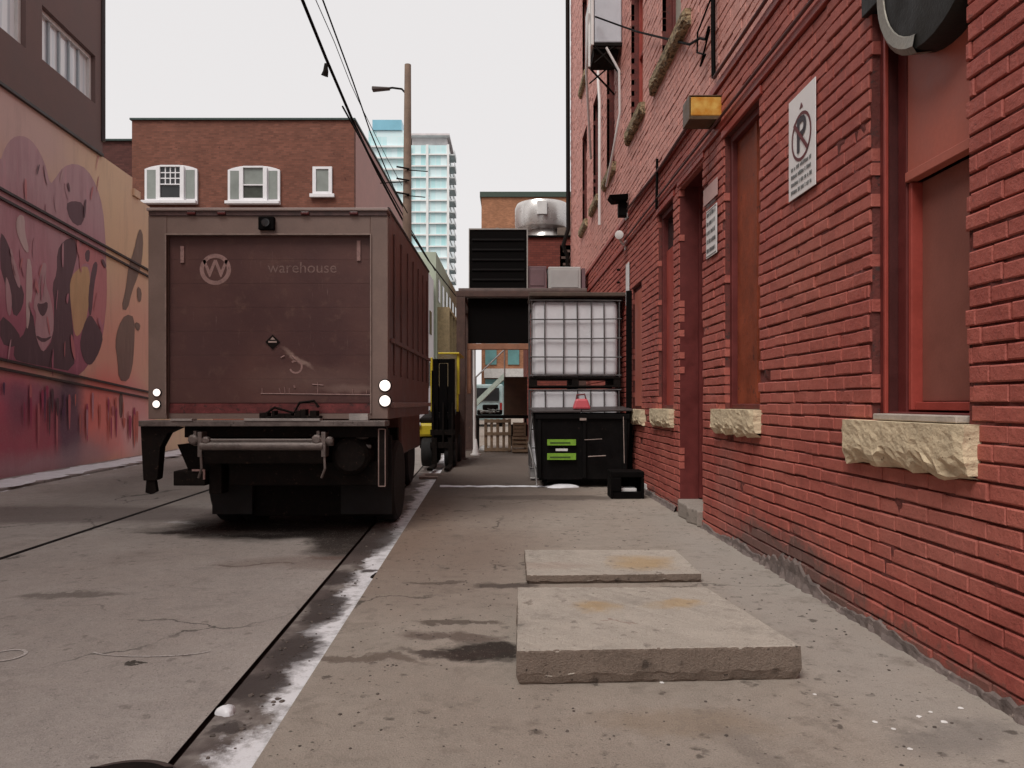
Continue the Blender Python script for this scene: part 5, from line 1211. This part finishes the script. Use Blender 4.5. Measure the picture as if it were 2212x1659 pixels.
# orange-brown building closing the view
ob = thing("orange_building", (2, 72, ROAD), "plain orange brown brick block closing the end of the alley", "building")
oz = EYE+(870-426)*72/1600; ox0 = (1040-1106)*72/1600
farbox(ox0, 16, 72, 90, oz, flatbrick("orange brick", (.36, .16, .085), (.28, .14, .09), bstr=.1), "wall", ob)
b = MB(); b.box(ox0-.15, 16.1, 71.85, 90, oz+.003, oz+.5); b.build("roof_edge", M("dark green edge", (.04, .06, .045), .6), ob)
b = MB(); b.box(-2.6, .8, 71.9, 71.99, .2, 3.6); b.build("shop_window", M("teal shop glass", (.12, .26, .26), .2, .3, .6), ob)
for k in range(4): b = MB(); b.box(-2.6+k*2.2, -1.5+k*2.2, 71.9, 71.99, 5.0, 7.2); b.build("window", MC["teal shop glass"], ob)
b = MB(); b.box(-2.7, 1.6, 71.5, 71.95, 3.7, 4.6); b.build("shop_band", M("pale band", (.55, .52, .5), .6), ob)
# glass tower
TWY = 200.0; tk_ = TWY/1600
def qx(px): return (px-1106)*tk_
def qz(py): return EYE+(870-py)*tk_
tw = thing("glass_tower", (qx(880), TWY, ROAD), "tall pale glass apartment tower rising behind the wooden pole", "building")
m_tg, t, p = base("teal tower glass", .12, 0, .6); v = pos(t); cell = nd(t, "ShaderNodeTexBrick"); cell.offset = 0.0
cell.inputs['Scale'].default_value = 1; cell.inputs['Brick Width'].default_value = 1.35; cell.inputs['Row Height'].default_value = 3.05; cell.inputs['Mortar Size'].default_value = .05
cell.inputs['Color1'].default_value = (.40, .68, .70, 1); cell.inputs['Color2'].default_value = (.70, .83, .85, 1); cell.inputs['Mortar'].default_value = (.78, .8, .8, 1)  # tower tones lightened, distance haze put into their colour
t.links.new(flat2(t, v, 'XZ'), cell.inputs['Vector']); t.links.new(mixc(t, mapr(t, noise(t, v, .08, 3).outputs[0], .4, .6, 0, .6), cell.outputs[0], (.66, .82, .85)), p.inputs['Base Color'])
m_slb = M("pale slab edge", (.78, .77, .76), .7, .08, .3)  # slab edges lightened for the same painted haze
b = MB(); b.box(qx(796), qx(886), TWY, TWY+20, ROAD, qz(282)); b.box(qx(888), qx(970), TWY-3, TWY+20, ROAD, qz(322)); b.build("glass_wall", m_tg, tw)
b = MB()
z = 3.0
while z < qz(326):
    b.box(qx(887), qx(971), TWY-3.5, TWY+20.2, z, z+.35); z += 3.05
b.build("slab_edge", m_slb, tw)
b = MB(); z = 3.0
while z < qz(300): b.box(qx(790), qx(887)-.01, TWY-.8, TWY+20.1, z, z+.4); z += 3.05
b.build("slab_edge", m_slb, tw)
b = MB(); z = 3.0
while z < qz(330): b.box(qx(971), qx(984), TWY-3.2, TWY+3, z, z+.3); b.box(qx(983), qx(984), TWY-3.2, TWY+3, z+.3, z+1.3); z += 3.05
b.build("balcony", M("grey balcony", (.58, .60, .60), .6, .2, .5), tw)
b = MB(); b.box(qx(805), qx(868), TWY-.4, TWY+14, qz(282)+.02, qz(260)); b.build("blue_crown", M("blue glass crown", (.22, .48, .60), .2, .1, .3), tw)
b = MB(); b.box(qx(890), qx(966), TWY, TWY+15, qz(322)+.02, qz(298)); b.box(qx(885), qx(972), TWY-2, TWY+16, qz(298)+.03, qz(294)); b.build("penthouse", M("grey pink penthouse", (.62, .56, .56), .6, .2, .4), tw)
b = MB()
for px in (887, 924, 968): b.box(qx(px), qx(px)+.6, TWY-3.7, TWY-3.5, 0, qz(322))
b.build("fin", m_slb, tw)
# wooden utility pole with street lamp
UY = 26.0; uk = UY/1600
def ux_(px): return (px-1106)*uk
up_ = thing("utility_pole", (ux_(880), UY, ROAD), "wooden utility pole with a short street lamp arm near its top", "utility pole")
b = MB(); b.tube([(ux_(879), UY, ROAD), (ux_(879), UY, 6), (ux_(881), UY, EYE+(870-140)*uk)], [.19, .17, .115], 14); b.build("pole", M("weathered pole wood", (.235, .165, .125), .9, .25, 3, .5, 25), up_, smooth=True)
zl = EYE+(870-194)*uk
b = MB(); b.tube([(ux_(878), UY, zl-.15), (ux_(868), UY-.02, zl+.02), (ux_(848), UY-.05, zl+.05), (ux_(835), UY-.1, zl)], .035, 8); b.build("lamp_arm", m_blackm, up_, smooth=True)
b = MB(); b.hexa([(ux_(805), UY-.2, zl-.08), (ux_(843), UY-.14, zl-.02), (ux_(843), UY+.04, zl-.02), (ux_(805), UY+.05, zl-.08), (ux_(805), UY-.2, zl+.06), (ux_(843), UY-.14, zl+.05), (ux_(843), UY+.04, zl+.05), (ux_(805), UY+.05, zl+.06)]); b.build("lamp_head", M("dark lamp metal", (.07, .05, .045), .5), up_, bevel=.03)
b = MB()
for (py, d) in ((370, .25), (395, -.3), (425, .22)): 
    z = EYE+(870-py)*uk; b.tube([(ux_(880), UY-.15, z), (ux_(880)+d*3, UY-.3, z-.1)], .018, 6); b.tube([(ux_(880)-.35, UY-.2, z+.1), (ux_(880)+.1, UY-.2, z+.02)], .03, 6)
b.build("insulator_arm", m_blackm, up_)
# overhead wires
def wire(pix, xs, r, label, extra=None):
    pts = []
    for px, py in pix:
        Y = xs*1600/(px-1106); pts.append((xs, Y, EYE+(870-py)*Y/1600))
    b = MB(); b.tube(pts, r, 6); return tag(b.build("overhead_wire", m_black), label, "wire", "overhead wires on the left of the alley")
wire([(560, -225), (650, -8), (705, 128), (765, 268), (815, 372), (868, 472), (925, 562), (985, 640)], -4.0, .035, "thickest black overhead wire crossing the whole sky above the truck")
wire([(600, -170), (680, -5), (722, 90), (757, 180), (785, 240), (835, 340), (868, 400)], -4.2, .010, "thin faint wire just right of the thickest overhead wire")
wire([(690, -20), (762, 175), (800, 285), (850, 405), (880, 460)], -3.6, .018, "medium wire dropping towards the insulators on the pole")
wire([(740, 230), (790, 320), (840, 410), (890, 500), (940, 585)], -3.9, .022, "lower wire running close under the thickest overhead wire")
x, y, z = (-4.0, 4.0*1600/(1106-704), 0); z = EYE+(870-150)*y/1600
b = MB(); b.tube([(-4.0, y, z+.12), (-4.0, y-.02, z-.05), (-4.03, y, z-.14)], [.035, .06, .08], 8); tag(b.build("wire_clamp", m_blackm), "small dark clamp hanging from the thickest overhead wire", "clamp")
bb = thing("beige_building", (-6, 90, ROAD), "pale beige block with white balconies at the foot of the glass tower", "building")
farbox(-16, -7.3, 90, 110, 15.5, M("beige stucco", (.50, .46, .38), .9, .2, .3), "wall", bb)
for zz in range(3, 14, 3):
    b = MB(); b.box(-10.5, -6.2, 89, 89.99, zz, zz+.25); b.box(-10.5, -6.2, 88.9, 88.98, zz, zz+1.0); b.build("balcony", m_wf, bb)
    b = MB(); b.box(-10.4, -7.5, 89.95, 89.99, zz+.9, zz+2.4); b.build("window", m_dglass, bb)
# clutter under the platform, farther down the alley
cy = 19.5; ck = cy/1600
def kx(px): return (px-1106)*ck
def kz(py): return EYE+(870-py)*ck
wp = thing("wooden_pallet", (kx(1088), cy, 0), "wooden pallet standing upright on the pavement under the platform", "pallet")
m_wd = M("weathered pallet wood", (.25, .17, .11), .8, .3, 8, .3)
b = MB(); X0, X1, Z0, Z1 = kx(1046), kx(1104), .0, kz(905)
for q in (Z0+.02, (Z0+Z1)/2, Z1-.1): b.box(X0, X1, cy, cy+.03, q, q+.09)
for i in range(5): q = X0+(X1-X0-.07)*i/4; b.box(q, q+.07, cy+.032, cy+.06, Z0, Z1)
b.build("boards", m_wd, wp, bevel=.004); b = MB(); 
for q in (X0, (X0+X1)/2-.04, X1-.08): b.box(q, q+.08, cy+.062, cy+.14, Z0, Z1)
b.build("blocks", m_wd, wp)
st = thing("storage_table", (kx(1080), cy+.6, 0), "dark table loaded with clutter under the platform", "table")
b = MB(); b.box(kx(1024), kx(1142), cy+.6, cy+1.3, kz(905), kz(898)); b.build("table_top", m_blackm, st, bevel=.006)
for (q, w_) in ((1026, 0), (1134, 0), (1026, .62), (1134, .62)):
    b = MB(); b.box(kx(q), kx(q+5), cy+.62+w_*.9, cy+.68+w_*.9, 0, kz(905)-.002); b.build("leg", m_blackm, st)
b = MB(); b.box(kx(1104), kx(1142), cy+.9, cy+1.2, .1, .7); tag(b.build("metal_bin", m_blackm, bevel=.02), "dark bin under the loaded table", "bin")
b = MB(); b.box(kx(1088), kx(1140), cy+.65, cy+1.2, kz(897), kz(812)); b.box(kx(1090), kx(1138), cy+.642, cy+.649, kz(856), kz(818)); tag(b.build("wooden_box", M("dark brown box", (.10, .055, .035), .7, .3), bevel=.01), "dark brown wooden box on the table under the platform", "box")
b = MB(); b.box(kx(1028), kx(1084), cy+.65, cy+1.0, kz(897), kz(886)); b.box(kx(1040), kx(1075), cy+.68, cy+1.0, kz(886)+.002, kz(874)); tag(b.build("folded_tarp", m_blackm, bevel=.03), "dark folded tarp at the left end of the loaded table", "tarp")
b = MB(); b.lathe((kx(1032), 18.4, 0), (0, 0, 1), [(0, .13), (.03, .13), (.035, .09), (.38, .03), (.40, .02)], 16); tag(b.build("white_cone", m_white, smooth=True), "small white cone beside the platform post", "cone")
lump(1046, 948+24, .14, "crumpled white bag beside the white cone", "plastic_bag", m_white, "bag", 0, .9)
for i_, (pa, pb, za, zb_, yy, lab) in enumerate(((1106, 1140, .02, .42, 19.0, "low slatted crate at the right of the upright pallet"), (1108, 1136, .43, .78, 19.05, "slatted crate stacked on the low crate right of the pallet"))):
    yk = yy/1600; xa = (pa-1106)*yk; xb = (pb-1106)*yk; wc = thing("wooden_crate", ((xa+xb)/2, yy, za), lab, "crate")
    b = MB(); b.box(xa+.02, xb-.02, yy+.02, yy+.5, za, za+.03)
    for q in range(4): z_ = za+.02+(zb_-za-.08)*q/3; b.box(xa, xb, yy, yy+.018, z_, z_+.06); b.box(xa, xb, yy+.5, yy+.518, z_, z_+.06)
    b.build("slats", m_wd, wc)
    b = MB()
    for q in (xa, xb-.04): b.box(q, q+.04, yy+.02, yy+.06, za, zb_); b.box(q, q+.04, yy+.46, yy+.5, za, zb_)
    b.build("corner_posts", m_wd, wc)
b = MB(); rr = random.Random(4)
for k in range(5): b.tube([(kx(1028+rr.uniform(0, 50)), cy+.55+rr.uniform(-.1, .3), rr.uniform(1.0, 1.15)) for _ in range(6)], .016, 6)
tag(b.build("hose", M("pale hose", (.36, .36, .34), .5, .3), smooth=True), "tangled pale hose lying over the tarp on the loaded table", "hose")
x_, y_, _ = gp(1026, 960); b = MB(); b.tube([(kx(1026), cy-.3, 0), (kx(1026), cy-.3, 3.0)], .035, 8); tag(b.build("white_post", m_white, smooth=True), "thin white post inside the platform opening", "post")
# parked van far down
vn = thing("parked_van", (-1.4, 40, 0), "pale teal and white van parked far down the alley", "van")
b = MB(); b.ext([(-2.4, 40, .35), (-2.4, 40.1, 2.3), (-2.4, 42.6, 2.3), (-2.4, 43.3, 1.4), (-2.4, 44.4, 1.2), (-2.4, 44.5, .35)], (1.9, 0, 0)); vb = b.build("body", M("pale teal paint", (.38, .50, .50), .35, .3, 1.5), vn, bevel=.06)
b = MB(); b.box(-2.2, -.7, 39.97, 39.999+.03, 1.4, 2.1); b.build("rear_window", m_dglass, vn)
for q in (-2.36, -.66): b = MB(); b.box(q, q+.12, 39.95, 40.05, .9, 1.3); b.build("tail_light", M("red lens", (.3, .02, .02), .3), vn)
for (qx_, qy_) in ((-2.42, 40.8), (-.7, 40.8), (-2.42, 43.6), (-.7, 43.6)):
    b = MB(); b.lathe((qx_, qy_, .33), (1, 0, 0), [(0, .2), (0, .31), (.02, .33), (.2, .33), (.22, .31), (.22, .2)], 20); b.build("wheel", MC["tyre rubber"], vn)
st2 = thing("metal_stair", (-1.0, 28, 0), "pale green metal stair rising far behind the platform opening", "stair")
b = MB(); A_ = at(1028, 872, 28); B_ = at(1090, 812, 28)
b.hexa([(A_[0], 28, A_[2]-.1), (A_[0], 28.8, A_[2]-.1), (B_[0], 28.8, B_[2]-.1), (B_[0], 28, B_[2]-.1), (A_[0], 28, A_[2]+.14), (A_[0], 28.8, A_[2]+.14), (B_[0], 28.8, B_[2]+.14), (B_[0], 28, B_[2]+.14)])
b.build("stringer", M("pale green steel", (.42, .50, .44), .5, .2), st2)
b = MB(); b.tube([(A_[0], 28, 0), (A_[0], 28, A_[2]+1.0)], .03); b.tube([(B_[0], 28, 0), (B_[0], 28, B_[2]+1.0)], .03); b.tube([(A_[0], 28, A_[2]+1.0), (B_[0], 28, B_[2]+1.0)], .03); b.build("handrail", m_steel, st2)
